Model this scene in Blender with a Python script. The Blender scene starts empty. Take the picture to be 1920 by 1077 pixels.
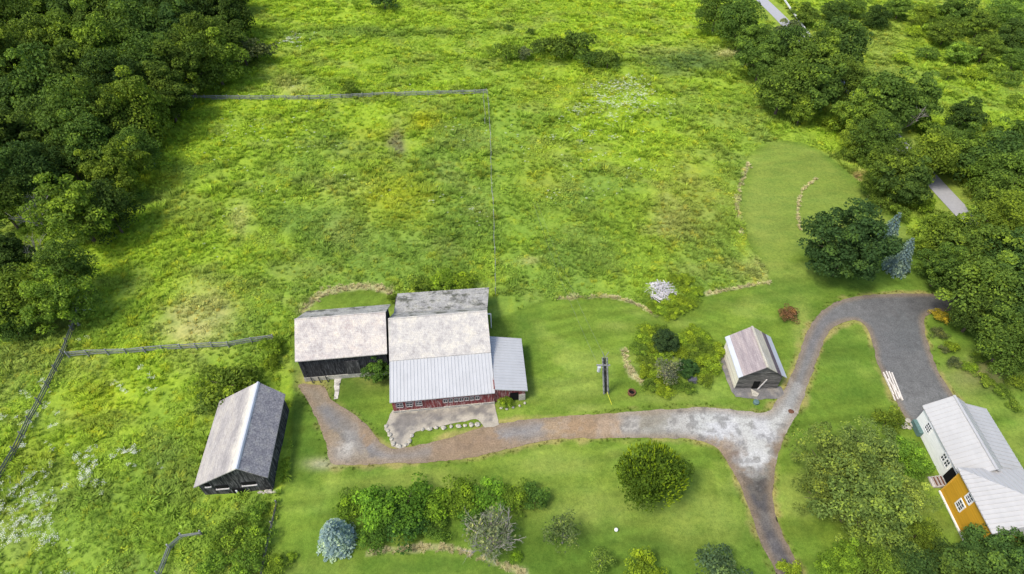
import bpy, math, random
import numpy as np
from mathutils import Vector, Matrix

# ------------------------------------------------------------------ camera, sky, sun, exposure
scene = bpy.context.scene
C = scene.collection
F, PITCH, CAMH = 1119.0, math.radians(44.8), 60.0
cam_d = bpy.data.cameras.new('camera'); cam = bpy.data.objects.new('camera', cam_d); C.objects.link(cam)
cam_d.sensor_width = 36; cam_d.lens = F/1920*36; cam_d.clip_end = 6000; cam_d.clip_start = .5
cam.location = (0, 0, CAMH); cam.rotation_euler = (math.pi/2-PITCH, 0, 0)
scene.camera = cam
w = bpy.data.worlds.new("World"); scene.world = w; w.use_nodes = True
SUN_EL, SUN_DIR = 58, (-.84, -.54)          # towards the sun, in plan
sky = w.node_tree.nodes.new('ShaderNodeTexSky'); sky.sky_type = 'NISHITA'; sky.sun_disc = False
sky.sun_elevation = math.radians(SUN_EL); sky.sun_rotation = math.atan2(SUN_DIR[0], SUN_DIR[1])
sky.dust_density = 2.5
bg = w.node_tree.nodes['Background']; bg.inputs['Strength'].default_value = .15
w.node_tree.links.new(sky.outputs[0], bg.inputs[0])
sd = bpy.data.lights.new('sun', 'SUN'); sun = bpy.data.objects.new('sun', sd); C.objects.link(sun)
sd.energy = 1.85; sd.angle = math.radians(13); sd.color = (1, .94, .83)
e = math.radians(SUN_EL)
sun.rotation_euler = Vector((-SUN_DIR[0]*math.cos(e), -SUN_DIR[1]*math.cos(e), -math.sin(e))).to_track_quat('-Z', 'Y').to_euler()
sun.location = (-60, -40, 90)
vs = scene.view_settings
vs.view_transform = 'Standard'; vs.look = 'None'; vs.exposure = .78; vs.gamma = 1

rnd = random.Random(7)
R = math.radians
SP, CP = math.sin(PITCH), math.cos(PITCH)
def at(x, y, z=0.0):
    """photo coordinate + height above ground -> place in the world"""
    u = (x-960)/F; v = (y-538.5)/F
    d = (u, CP-v*SP, -SP-v*CP); t = (z-CAMH)/d[2]
    return Vector((d[0]*t, d[1]*t, z))
def depth(p): return p[1]*CP + (CAMH-p[2])*SP

ORD = ['first','second','third','fourth','fifth','sixth','seventh','eighth','ninth','tenth','eleventh','twelfth','thirteenth','fourteenth','fifteenth','sixteenth','seventeenth','eighteenth','nineteenth','twentieth']+['twenty-'+q for q in 'first second third fourth fifth sixth seventh eighth ninth'.split()]+['thirtieth']+['thirty-'+q for q in 'first second third fourth fifth sixth'.split()]
# ------------------------------------------------------------------ noise
def vnoise(x, y, seed=0):
    t = np.random.RandomState(seed).rand(256, 256)
    xi = np.floor(x).astype(int); yi = np.floor(y).astype(int)
    fx = x-xi; fy = y-yi; fx = fx*fx*(3-2*fx); fy = fy*fy*(3-2*fy)
    a = t[xi & 255, yi & 255]; b = t[(xi+1) & 255, yi & 255]
    c = t[xi & 255, (yi+1) & 255]; d = t[(xi+1) & 255, (yi+1) & 255]
    return (a*(1-fx)+b*fx)*(1-fy)+(c*(1-fx)+d*fx)*fy
def fbm(x, y, s, seed=0, o=4):
    v = 0; amp = 1; tot = 0
    for i in range(o):
        v = v+amp*vnoise(x/s*2**i+17.3*i, y/s*2**i+5.1*i, seed+i); tot += amp; amp *= .55
    return v/tot
def smooth(a, b, x):
    t = np.clip((x-a)/(b-a), 0, 1); return t*t*(3-2*t)
def pts(px): return np.array([at(a, b)[:2] for a, b in px])
def catmull(P, n=6, closed=True):
    out = []; N = len(P)
    for i in range(N if closed else N-1):
        p0, p1, p2, p3 = (P[(i+k-1) % N] if closed else P[min(max(i+k-1, 0), N-1)] for k in range(4))
        for j in range(n):
            t = j/n
            out.append(.5*((2*p1)+(-p0+p2)*t+(2*p0-5*p1+4*p2-p3)*t*t+(-p0+3*p1-3*p2+p3)*t**3))
    if not closed: out.append(P[-1])
    return np.array(out)
def sdist(x, y, poly, closed=True):
    """signed distance, positive inside (closed) or plain negative distance to the line"""
    d2 = np.full(x.shape, 1e9); ins = np.zeros(x.shape, bool); N = len(poly)
    for i in range(N if closed else N-1):
        ax, ay = poly[i]; bx, by = poly[(i+1) % N]
        ex, ey = bx-ax, by-ay; L = ex*ex+ey*ey+1e-9
        t = np.clip(((x-ax)*ex+(y-ay)*ey)/L, 0, 1)
        d2 = np.minimum(d2, (x-ax-t*ex)**2+(y-ay-t*ey)**2)
        if closed and abs(ey) > 1e-12:
            ins ^= ((ay > y) != (by > y)) & (x < (bx-ax)*(y-ay)/ey+ax)
    d = np.sqrt(d2)
    return np.where(ins, d, -d) if closed else -d

DRIVE_PX = [(560,722),(605,724),(622,750),(656,773),(690,799),(712,829),(735,841),(767,839),(810,829),(860,816),(904,801),(934,794),(1020,784),
 (1150,775),(1260,767),(1330,764),(1390,770),(1436,773),(1457,752),(1480,712),(1498,665),(1515,620),(1540,585),(1580,562),(1640,553),(1740,551),(1800,556),
 (1800,582),(1765,584),(1736,594),(1734,620),(1745,660),(1762,702),(1790,745),(1830,800),(1760,830),(1708,795),(1683,760),(1665,722),(1645,682),(1635,640),(1622,611),(1600,601),(1566,612),
 (1545,640),(1530,680),(1515,722),(1498,770),(1475,810),(1460,850),(1450,900),(1451,950),(1466,1000),(1492,1050),(1512,1090),(1560,1160),(1500,1170),
 (1470,1110),(1448,1060),(1428,1020),(1410,970),(1392,920),(1375,888),(1353,850),(1323,830),(1280,823),(1200,822),(1100,822),(1030,825),(950,843),
 (870,861),(800,867),(720,870),(650,873),(620,866),(610,830),(600,800),(585,770),(572,745)]
DRIVE = catmull(pts(DRIVE_PX), 4)
LAWN = catmull(pts([(930,595),(1000,568),(1040,560),(1090,558),(1150,557),(1195,572),(1232,592),(1290,575),(1325,551),(1380,540),(1443,528),(1410,470),(1386,400),
 (1392,340),(1405,292),(1450,264),(1520,272),(1600,330),(1690,410),(1740,500),(1800,555),(1850,640),(1960,760),(2100,900),(2100,1200),(500,1200),(512,1077),(524,960),
 (545,850),(548,760),(548,690),(552,620),(568,585),(600,552),(650,536),(705,537),(738,552),(760,600)]), 4)
MOUND = catmull(pts([(1405,292),(1450,266),(1520,274),(1600,335),(1680,410),(1720,450),(1640,480),(1530,470),(1440,520),(1412,470),(1388,400),(1394,340)]), 4)
FENCE_STRIP = pts([(935,180),(965,180),(985,300),(1000,420),(1010,540),(932,545),(928,400),(925,300)])
ROADL = pts([(1330,-90),(1437,8),(1500,72),(1620,195),(1700,285),(1782,375),(1860,455),(1960,545),(2080,640)])
EDGES = [[(1040,560),(1090,558),(1150,557),(1195,571),(1232,592)], [(1325,551),(1380,540),(1443,528)], [(1404,305),(1390,340),(1381,385),(1392,440)],
 [(1530,335),(1505,358),(1495,395),(1500,430)], [(690,1035),(760,1029),(830,1026),(900,1045),(985,1076)], [(566,585),(600,553),(645,541),(700,538),(735,548)],
 [(1167,655),(1177,685),(1190,705)], [(1190,705),(1206,720)]]
EDGE_L = [catmull(pts(e_), 4, False) for e_ in EDGES]
EDGE_W = [.22, .26, .3, .18, .32, .7, .5, .2]

LIME = (.255, .365, .030); GREEN = (.175, .270, .040); DARK = (.105, .180, .040); OLIVE = (.215, .255, .065); YEL = (.37, .40, .020)
TAN = (.37, .36, .13); STRAW = (.50, .45, .24); DIRT = (.16, .13, .09); LAWNC = (.132, .205, .025); LAWND = (.085, .155, .020); LAWNY = (.205, .262, .050)
PATCH = [  # px, py, rx, ry, colour, strength
 (735,372,65,45,YEL,.55),(800,232,26,16,YEL,.8),(700,255,40,22,YEL,.3),(1010,330,70,60,YEL,.25),(745,270,16,34,DIRT,.75),(375,590,60,60,TAN,.7),(350,625,60,22,TAN,.7),
 (450,412,22,26,TAN,.6),(545,165,35,14,TAN,.6),(640,350,60,30,TAN,.25),(520,330,80,60,GREEN,.4),(1300,116,110,26,(.105,.165,.04),1.0),(1240,95,45,10,TAN,.3),(1290,380,80,90,(.26,.24,.06),.35),
 (1440,450,18,40,TAN,.5),(1250,400,30,40,TAN,.35),(1390,60,60,60,LIME,.5),(700,62,210,12,DARK,.5),(560,70,90,10,GREEN,.5),(1130,420,80,70,DARK,.22),(860,400,50,80,DARK,.2),
 (1130,480,70,60,GREEN,.5),(470,640,60,50,DARK,.35),(330,880,90,60,DARK,.4),(260,960,130,70,GREEN,.5),(180,760,60,60,YEL,.3),(60,860,50,40,YEL,.2),(250,470,70,50,LIME,.7),
 (60,680,120,30,OLIVE,.5),(1650,150,50,75,LAWNY,.8),(1640,60,60,40,LAWNY,.7),(1840,190,130,30,GREEN,.5),(1700,400,60,30,LIME,.5),(1300,250,120,40,LIME,.4),(1040,170,90,30,YEL,.2),
 (610,250,60,30,DARK,.22),(560,420,90,40,DARK,.2),(700,460,90,50,DARK,.2),(990,490,20,8,TAN,.8),(1530,535,18,8,(.22,.10,.06),.9),(640,430,40,30,OLIVE,.5),
 (300,345,40,20,YEL,.4),(1460,500,60,50,TAN,.45),(1470,450,50,40,LAWNY,.5),(1560,320,60,30,LAWNY,.4),(1900,670,90,40,OLIVE,.4),(1370,300,60,20,DARK,.25),(1610,335,14,8,(.35,.2,.12),.8),
 (1370,100,25,8,STRAW,.6),(90,600,60,15,OLIVE,.5)]
LPATCH = [(1100,950,120,40,LAWNY,.45),(1040,870,90,20,LAWNY,.45),(1300,980,90,50,LAWNY,.4),(760,905,130,16,LAWNY,.35),(570,850,20,30,LAWND,.8),(590,710,30,25,(.33,.29,.10),.5),  # strong dark patch beside the weathered barn: its cast shadow painted into the grass
 (1150,610,30,8,LAWNY,.5),(1100,765,40,8,LAWNY,.6),(1250,745,70,10,LAWNY,.5),(820,1060,150,20,LAWND,.6),(985,640,30,60,LAWND,.6),(1500,600,16,60,LAWNY,.5),(1480,540,60,16,LAWND,.5),  # dark patch right of the main barn and side shed: barn shadow painted in
 (1840,700,60,30,(.19,.2,.07),.6),(1420,400,40,60,LAWNY,.35),(605,870,30,10,(.3,.3,.16),.7),(700,700,50,30,(.2,.21,.06),.35),(1500,930,30,60,LAWNY,.3),(1600,750,40,60,LAWND,.3)]
def mixc(c, col, m):
    m = np.clip(m, 0, 1); return c*(1-m[:, None])+np.array(col)[None]*m[:, None]
def to_px(x, y):
    q = y*CP+CAMH*SP
    return 960+F*x/q, 538.5+F*(-y*SP+CAMH*CP)/q
def ground_colour(x, y):
    n1 = fbm(x, y, 22, 1); n2 = fbm(x+.6*y, y*1.4, 6, 5); n3 = fbm(x, y, 1.6, 9, 3); n4 = fbm(x, y, 9, 14)
    px, py = to_px(x, y)
    c = np.tile(np.array(GREEN), (len(x), 1))
    far = smooth(330, 60, py)
    c = mixc(c, LIME, np.clip(smooth(.40, .62, n1)*.8+far*.75+smooth(500, 200, px)*.25, 0, 1))
    c = mixc(c, OLIVE, smooth(.50, .68, n2)*.4)
    c = mixc(c, DARK, smooth(.55, .75, n4)*.25*(1-.7*far))
    c = mixc(c, YEL, smooth(.62, .8, n3)*.25)
    wx = (n2-.5)*60; wy = (n4-.5)*40
    for a, b, rx, ry, col, s in PATCH:
        d = ((px-a+wx*min(1, rx/60))/rx)**2+((py-b+wy*min(1, ry/50))/ry)**2
        c = mixc(c, col, np.clip(np.exp(-d*1.1)*1.25, 0, 1)*s*np.clip(.45+1.1*n3, 0, 1))
    strip = smooth(-1.5, 2.0, sdist(x, y, FENCE_STRIP)+(n3-.5)*3)
    c = mixc(c, (.18, .29, .030), strip*.35)
    # mown lawn
    l = mixc(np.tile(np.array(LAWNC), (len(x), 1)), LAWNY, smooth(.45, .70, n2)*.6)
    l = mixc(l, LAWND, smooth(.45, .66, n1)*.8)
    st = .5+.5*np.sin((np.hypot(x-14, y-30)+2.5*n1)*2*math.pi/1.5)
    st2 = vnoise((x*.2-y)*1.1+2*n1, (x+y*.2)*.12, 88); l = l*(1+(st-.5)*.14*smooth(.4,.6,n4)+(st2-.5)*.42+(n3-.5)*.34+(n2-.5)*.25)[:, None]
    for a, b, rx, ry, col, s in LPATCH:
        d = ((px-a+wx*.4)/rx)**2+((py-b+wy*.3)/ry)**2
        l = mixc(l, col, np.clip(np.exp(-d)*1.2, 0, 1)*np.clip(s*1.5*(.4+1.1*n3), 0, 1))
    l = mixc(l, LAWNY, smooth(-.3, 2, sdist(x, y, MOUND))*.55)
    ls = sdist(x, y, LAWN); lm = smooth(-.25, .25, ls+(n3-.5)*.5)
    c = c*(1-lm[:, None])+l*lm[:, None]
    for L_, w_ in zip(EDGE_L, EDGE_W):
        d = -sdist(x, y, L_, False)
        c = mixc(c, STRAW, smooth(w_*1.2, w_*.2, d+(n3-.5)*.9)*.6)
    ds = sdist(x, y, DRIVE)
    c = mixc(c, (.36, .27, .11), smooth(-.7, -.1, ds+(n3-.5)*1.4)*.6*smooth(.3, .6, n2))
    ds = sdist(x, y, ROADL, False)
    c = mixc(c, LAWNY, smooth(-6, -3, ds)*.5)
    return c, lm, sdist(x, y, DRIVE)

# ------------------------------------------------------------------ mesh helpers
def new_mesh(name, V, Fc, mat=None, parent=None, nper=4, attrs=None, smoothshade=False):
    V = np.asarray(V, dtype=np.float32); Fc = np.asarray(Fc, dtype=np.int32)
    me = bpy.data.meshes.new(name)
    me.vertices.add(len(V)); me.vertices.foreach_set('co', V.ravel())
    me.loops.add(Fc.size); me.loops.foreach_set('vertex_index', Fc.ravel())
    me.polygons.add(len(Fc)); me.polygons.foreach_set('loop_start', np.arange(0, Fc.size, nper, dtype=np.int32))
    me.polygons.foreach_set('use_smooth', np.full(len(Fc), smoothshade))
    for k, (typ, data) in (attrs or {}).items():
        a = me.attributes.new(k, typ, 'POINT'); a.data.foreach_set('color' if typ == 'FLOAT_COLOR' else 'value', np.asarray(data, dtype=np.float32).ravel())
    me.update(calc_edges=True); me.validate()
    if mat: me.materials.append(mat)
    o = bpy.data.objects.new(name, me); C.objects.link(o)
    if parent: o.parent = parent
    return o
class MB:
    def __init__(s): s.v = []; s.f = []
    def poly(s, P):
        b = len(s.v); s.v += [tuple(p) for p in P]; s.f.append(tuple(range(b, b+len(P)))); return s
    def hexa(s, P):           # 8 points: bottom 0-3 ccw, top 4-7
        b = len(s.v); s.v += [tuple(p) for p in P]
        for q in ((3,2,1,0),(4,5,6,7),(0,1,5,4),(1,2,6,5),(2,3,7,6),(3,0,4,7)): s.f.append(tuple(b+i for i in q))
        return s
    def box(s, x0, x1, y0, y1, z0, z1):
        return s.hexa([(x0,y0,z0),(x1,y0,z0),(x1,y1,z0),(x0,y1,z0),(x0,y0,z1),(x1,y0,z1),(x1,y1,z1),(x0,y1,z1)])
    def slab(s, P, t):        # P: four top corners ccw, thickness downwards
        return s.hexa([(a, b, c-t) for a, b, c in P]+list(P))
    def extr(s, prof, y0, y1, ax='y'):   # convex or simple profile of (x,z), extruded along y
        n = len(prof); b = len(s.v)
        f = (lambda a, z, t: (a, t, z)) if ax == 'y' else (lambda a, z, t: (t, a, z))
        s.v += [f(a, z, y0) for a, z in prof]+[f(a, z, y1) for a, z in prof]
        s.f.append(tuple(range(b, b+n))); s.f.append(tuple(b+n+i for i in reversed(range(n))))
        for i in range(n): s.f.append((b+i, b+n+i, b+n+(i+1) % n, b+(i+1) % n))
        return s
    def tube(s, P, r, n=6):
        P = [Vector(p) for p in P]; rr = r if isinstance(r, (list, tuple)) else [r]*len(P); b = len(s.v)
        for i, p in enumerate(P):
            d = (P[min(i+1, len(P)-1)]-P[max(i-1, 0)]).normalized()
            a = d.cross(Vector((0, 0, 1)) if abs(d.z) < .9 else Vector((1, 0, 0))).normalized(); c = d.cross(a)
            for k in range(n):
                t = 2*math.pi*k/n; s.v.append(tuple(p+(a*math.cos(t)+c*math.sin(t))*rr[i]))
        for i in range(len(P)-1):
            for k in range(n):
                s.f.append((b+i*n+k, b+i*n+(k+1) % n, b+(i+1)*n+(k+1) % n, b+(i+1)*n+k))
        s.f.append(tuple(b+k for k in reversed(range(n)))); s.f.append(tuple(b+(len(P)-1)*n+k for k in range(n)))
        return s
    def rock(s, c, r, seed, flat=.6):
        g = random.Random(seed); b = len(s.v); n = 8
        for j, (zz, q) in enumerate(((-.6, .7), (0, 1), (.6, .75), (1, .25))):
            for k in range(n):
                t = 2*math.pi*k/n; rr = r*q*g.uniform(.8, 1.15)
                s.v.append((c[0]+rr*math.cos(t)*1.2, c[1]+rr*math.sin(t), c[2]+r*flat*zz*g.uniform(.85, 1.1)))
        for j in range(3):
            for k in range(n): s.f.append((b+j*n+k, b+j*n+(k+1) % n, b+(j+1)*n+(k+1) % n, b+(j+1)*n+k))
        s.f.append(tuple(b+3*n+k for k in range(n))); s.f.append(tuple(b+k for k in reversed(range(n))))
        return s
    def build(s, name, mat, parent=None):
        me = bpy.data.meshes.new(name); me.from_pydata(s.v, [], s.f); me.materials.append(mat); me.update()
        import bmesh
        bm = bmesh.new(); bm.from_mesh(me); bmesh.ops.recalc_face_normals(bm, faces=bm.faces); bm.to_mesh(me); bm.free()
        o = bpy.data.objects.new(name, me); C.objects.link(o)
        if parent: o.parent = parent
        return o
def tag(o, label=None, cat=None, group=None, kind=None):
    if label: o['label'] = label
    if cat: o['category'] = cat
    if group: o['group'] = group
    if kind: o['kind'] = kind
    return o
def empty(name, loc, rz=0):
    o = bpy.data.objects.new(name, None); C.objects.link(o); o.location = (loc[0], loc[1], loc[2] if len(loc) > 2 else 0); o.rotation_euler = (0, 0, rz); return o

# ------------------------------------------------------------------ materials
class NT:
    def __init__(s, name, rough=.8, spec=.2):
        s.m = bpy.data.materials.new(name); s.m.use_nodes = True; s.t = s.m.node_tree; s.b = s.t.nodes['Principled BSDF']
        s.b.inputs['Roughness'].default_value = rough; s.b.inputs['Specular IOR Level'].default_value = spec
        s.tc = s.t.nodes.new('ShaderNodeTexCoord')
    def n(s, typ, **k):
        nd = s.t.nodes.new(typ)
        for a, v in k.items(): setattr(nd, a, v)
        return nd
    def l(s, a, b): s.t.links.new(a, b)
    def noise(s, scale, detail=4, rough=.6, co='Object', st=(1, 1, 1)):
        mp = s.n('ShaderNodeMapping'); mp.inputs['Scale'].default_value = st; s.l(s.tc.outputs[co], mp.inputs[0])
        nz = s.n('ShaderNodeTexNoise'); nz.inputs['Scale'].default_value = scale; nz.inputs['Detail'].default_value = detail; nz.inputs['Roughness'].default_value = rough
        s.l(mp.outputs[0], nz.inputs['Vector']); return nz.outputs['Fac']
    def ramp(s, fac, stops):
        r = s.n('ShaderNodeValToRGB'); el = r.color_ramp.elements
        while len(el) < len(stops): el.new(.5)
        for e_, (p, c) in zip(el, stops): e_.position = p; e_.color = (*c, 1) if len(c) == 3 else c
        s.l(fac, r.inputs[0]); return r.outputs[0]
    def mix(s, fac, a, b, mode='MIX'):
        m = s.n('ShaderNodeMix', data_type='RGBA', blend_type=mode)
        for sock, v in ((m.inputs[0], fac), (m.inputs[6], a), (m.inputs[7], b)):
            if hasattr(v, 'links') or hasattr(v, 'is_linked'): s.l(v, sock)
            else: sock.default_value = v if not isinstance(v, tuple) else (*v, 1)
        return m.outputs[2]
    def bump(s, h, strength=.4, dist=.05):
        b = s.n('ShaderNodeBump'); b.inputs['Strength'].default_value = strength; b.inputs['Distance'].default_value = dist
        s.l(h, b.inputs['Height']); s.l(b.outputs[0], s.b.inputs['Normal'])
    def col(s, c): s.l(c, s.b.inputs['Base Color']); return s
def plain(name, col, rough=.7, var=.15, scale=3, spec=.2):
    t = NT(name, rough, spec); f = t.noise(scale, 5)
    t.col(t.ramp(f, [(.3, tuple(c*(1-var) for c in col)), (.7, tuple(min(1, c*(1+var)) for c in col))])); t.bump(f, .2, .02)
    return t.m
def boards(name, dark, light, per=5.0, hor=False, stain=None, gapv=.25):
    """weathered boards; vertical unless hor"""
    t = NT(name, .85, .15)
    sp = t.n('ShaderNodeSeparateXYZ'); t.l(t.tc.outputs['Object'], sp.inputs[0])
    ad = t.n('ShaderNodeMath', operation='ADD'); t.l(sp.outputs[0], ad.inputs[0]); t.l(sp.outputs[1], ad.inputs[1])
    src = sp.outputs[2] if hor else ad.outputs[0]
    mu = t.n('ShaderNodeMath', operation='MULTIPLY'); t.l(src, mu.inputs[0]); mu.inputs[1].default_value = per
    fl = t.n('ShaderNodeMath', operation='FLOOR'); t.l(mu.outputs[0], fl.inputs[0])
    wn = t.n('ShaderNodeTexWhiteNoise', noise_dimensions='1D'); t.l(fl.outputs[0], wn.inputs['W'])
    fr = t.n('ShaderNodeMath', operation='FRACT'); t.l(mu.outputs[0], fr.inputs[0])
    gap = t.ramp(fr.outputs[0], [(0, (gapv,)*3), (.10, (1,)*3)])
    nz = t.noise(1.0, 6, .7, st=(7, 7, 1.0) if not hor else (1, 1, 12))
    c = t.ramp(wn.outputs[0], [(0, dark), (1, light)])
    c2 = t.mix(t.ramp(nz, [(.5, (0,)*3), (.68, (1,)*3)]), c, stain or tuple(min(1, q*2.6) for q in light))
    t.col(t.mix(1.0, c2, gap, 'MULTIPLY')); t.bump(fr.outputs[0], .3, .02)
    return t.m
def roofmat(name, stops, moss=None, mossamt=(.5, .7), sc=.9, streak=(1, .12, 1), rough=.8, course=.2, streakband=None):
    t = NT(name, rough, .25)
    a = t.noise(sc*5.5, 6, .72, st=(streak[0], streak[1], 1)); bl = t.noise(sc*9, 3, .6); c = t.ramp(a, stops)
    c = t.mix(.30, c, t.ramp(bl, [(.35, (.45,)*3), (.65, (1,)*3)]), 'MULTIPLY')
    if moss:
        mz = t.noise(.55, 7, .75); mm = t.ramp(mz, [(mossamt[0], (0,)*3), (mossamt[1], (1,)*3)]); c = t.mix(mm, c, moss)
    pz = t.noise(.9, 7, .72, st=(1, streak[1] if streak[1] < .5 else 1, 1)); c = t.mix(1.0, c, t.ramp(pz, [(.32, (.70,.70,.73)), (.5, (1,1,1)), (.66, (1.22,1.20,1.10))]), 'MULTIPLY')
    br = t.n('ShaderNodeTexBrick'); br.inputs['Scale'].default_value = 1; br.inputs['Brick Width'].default_value = .24; br.inputs['Row Height'].default_value = course
    br.inputs['Mortar Size'].default_value = .02; br.inputs['Color1'].default_value = (1, 1, 1, 1); br.inputs['Color2'].default_value = (.93, .93, .93, 1); br.inputs['Mortar'].default_value = (.84, .84, .84, 1)
    t.l(t.tc.outputs['Object'], br.inputs['Vector'])
    if streakband:
        sx = t.n('ShaderNodeSeparateXYZ'); t.l(t.tc.outputs['Object'], sx.inputs[0]); ad = t.n('ShaderNodeMath', operation='MULTIPLY_ADD'); t.l(t.noise(2.2, 6, .8, st=(1, .35, 1)), ad.inputs[0]); ad.inputs[1].default_value = 2.4; t.l(sx.outputs[0], ad.inputs[2])
        bd = t.ramp(ad.outputs[0], [(0, (0,)*3), (1, (1,)*3)]); rp = [n for n in t.t.nodes if n.type == 'VALTORGB'][-1]; mr = t.n('ShaderNodeMapRange'); t.l(ad.outputs[0], mr.inputs[0]); mr.inputs[1].default_value = -2.3; mr.inputs[2].default_value = -1.5
        t.l(mr.outputs[0], rp.inputs[0]); c = t.mix(bd, c, streakband)
    c = t.mix(1.0, c, br.outputs[0], 'MULTIPLY'); t.col(c); t.bump(bl, .3, .03); return t.m
M = {}
M['boards_dark'] = boards('dark_barn_boards', (.018,.018,.02), (.075,.072,.07))
M['boards_black'] = boards('black_barn_boards', (.014,.014,.016), (.04,.04,.042), 4)
M['boards_grey'] = boards('grey_log_boards', (.05,.048,.046), (.14,.13,.12), 4.2, True, (.33,.31,.28))
M['boards_cream'] = boards('cream_boards', (.55,.50,.40), (.74,.69,.56), 5, True, (.80,.76,.66))
M['boards_red'] = boards('red_barn_boards', (.15,.035,.035), (.26,.06,.055), 5, False, (.48,.38,.36))
M['stone'] = roofmat('pale_fieldstone', [(.3,(.30,.28,.24)),(.5,(.50,.47,.40)),(.7,(.66,.62,.54))], None, sc=.7, streak=(1,1,1), course=.3)
M['white_shingle'] = roofmat('pale_faded_shingles', [(.25,(.36,.32,.29)),(.45,(.50,.47,.43)),(.7,(.60,.57,.52))], (.36,.33,.32), (.60,.78), streak=(1,.5,1))
M['white_shingle2'] = roofmat('pale_blotched_shingles', [(.25,(.37,.30,.26)),(.45,(.52,.47,.43)),(.7,(.63,.59,.53))], (.38,.30,.28), (.56,.74), streak=(1,.5,1))
M['moss_shingle'] = roofmat('mossy_shingles', [(.25,(.24,.23,.20)),(.5,(.40,.385,.35)),(.75,(.58,.56,.52))], (.11,.11,.085), (.50,.60), streak=(1,.6,1))
M['grey_shingle'] = roofmat('purple_grey_slates', [(.34,(.22,.195,.20)),(.5,(.36,.33,.335)),(.64,(.54,.50,.45))], (.50,.47,.38), (.60,.74), streak=(1,1,1))
M['grey_shingle2'] = roofmat('grey_slates_worn', [(.28,(.29,.265,.255)),(.5,(.38,.355,.335)),(.72,(.46,.43,.40))], (.52,.48,.40), (.66,.80), streak=(1,.3,1), streakband=(.60,.56,.48))
M['pink_shingle'] = roofmat('faded_pink_shingles', [(.28,(.26,.215,.22)),(.5,(.34,.29,.29)),(.72,(.44,.39,.37))], None)
M['dark_shingle'] = roofmat('dark_purple_shingles', [(.28,(.09,.07,.08)),(.5,(.14,.11,.125)),(.72,(.22,.18,.18))], None)
M['cream_shingle'] = roofmat('weathered_cream_shingles', [(.28,(.36,.33,.25)),(.5,(.50,.46,.37)),(.72,(.60,.57,.48))], None)
def metal(name, col, var=.05, rough=.45):
    t = NT(name, rough, .4); f = t.noise(1.5, 5, .6, st=(1, .3, 1)); g = t.noise(.4, 3)
    c = t.ramp(f, [(.3, tuple(q*(1-var) for q in col)), (.7, tuple(q*(1+var) for q in col))])
    t.col(t.mix(t.ramp(g, [(.5,(0,)*3),(.75,(.35,)*3)]), c, tuple(q*.8 for q in col))); return t.m
M['metal_blue'] = metal('pale_blue_grey_metal_roof', (.42,.425,.425))
M['metal_white'] = metal('white_metal_roof', (.415,.41,.40))
M['metal_silver'] = metal('silver_flashing', (.46,.48,.51), .1)
M['white'] = boards('white_siding', (.84,.84,.82), (.88,.88,.86), 7, True, (.70,.71,.70), .72)
M['mustard'] = boards('mustard_siding', (.56,.30,.022), (.64,.35,.03), 6, True, (.50,.29,.03), .6)
M['trim'] = plain('white_trim', (.80,.80,.80), .5, .03)
M['old_frame'] = plain('weathered_window_frame', (.48,.44,.42), .7, .2, 6)
M['glass'] = plain('dark_window_glass', (.035,.045,.055), .12, .2, 1, .6)
M['black'] = plain('dark_opening', (.006,.006,.006), .9)
M['wood_grey'] = boards('weathered_grey_wood', (.16,.16,.155), (.33,.33,.33), 3, True, (.42,.42,.42))
M['wood_grey_dark'] = boards('dark_weathered_wood', (.09,.09,.085), (.19,.19,.18), 3, True, (.26,.26,.25))
M['bleached'] = plain('bleached_wood', (.55,.52,.50), .8, .25, 6)
M['plank'] = plain('pale_planks', (.62,.57,.50), .8, .15, 4)
M['rock'] = plain('cream_rock', (.40,.375,.31), .85, .4, 5)
M['bark'] = plain('tree_bark', (.11,.085,.06), .9, .3, 3)
M['bark_pale'] = plain('bleached_bark', (.34,.31,.28), .9, .25, 5)
M['bark_grey'] = plain('grey_twigs', (.22,.20,.18), .9, .25, 5)
M['tarp'] = plain('dark_grey_slab', (.09,.09,.11), .7, .2)
M['orange_trim'] = plain('mustard_edge_board', (.66,.38,.06), .6, .05)
M['yellow'] = plain('yellow_guard', (.6,.6,.05), .5, .05)
M['green_lid'] = plain('grey_green_lid', (.10,.17,.16), .5, .2, 4)
M['rust'] = plain('rusty_brown', (.13,.06,.035), .85, .3, 5)
M['guardrail'] = plain('galvanised_rail', (.62,.62,.60), .5, .08)

# ground material: colours laid out in the mesh (grass kinds, painted barn shadows), fine grass noise on top
def ground_material():
    t = NT('grass_ground', .95, .05)
    at_ = t.n('ShaderNodeAttribute', attribute_name='col')
    a = t.noise(2.2, 8, .75); b = t.noise(.35, 4, .6, st=(1, 1.6, 1)); g = t.noise(14, 3, .7)
    c = t.mix(1.0, at_.outputs['Color'], t.ramp(a, [(.25, (.62,.66,.62)), (.5, (1,)*3), (.75, (1.35,1.3,1.28))]), 'MULTIPLY')
    c = t.mix(1.0, c, t.ramp(b, [(.3, (.82,.88,.9)), (.7, (1.15,1.08,1.1))]), 'MULTIPLY')
    c = t.mix(1.0, c, t.ramp(g, [(.3, (.72,)*3), (.7, (1.25,)*3)]), 'MULTIPLY')
    t.col(c); t.bump(a, .4, .10); return t.m
def attr_material(name, fine=((.3, .72), (.7, 1.25)), sc=6, bump=.4):
    t = NT(name, .92, .1)
    at_ = t.n('ShaderNodeAttribute', attribute_name='col'); a = t.noise(sc, 8, .8); b = t.noise(1.1, 5, .7)
    c = t.mix(1.0, at_.outputs['Color'], t.ramp(a, [(p, (v,)*3) for p, v in fine]), 'MULTIPLY')
    c = t.mix(1.0, c, t.ramp(b, [(.3, (.8,)*3), (.7, (1.15,)*3)]), 'MULTIPLY')
    t.col(c); t.bump(a, bump, .03); return t.m

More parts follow.
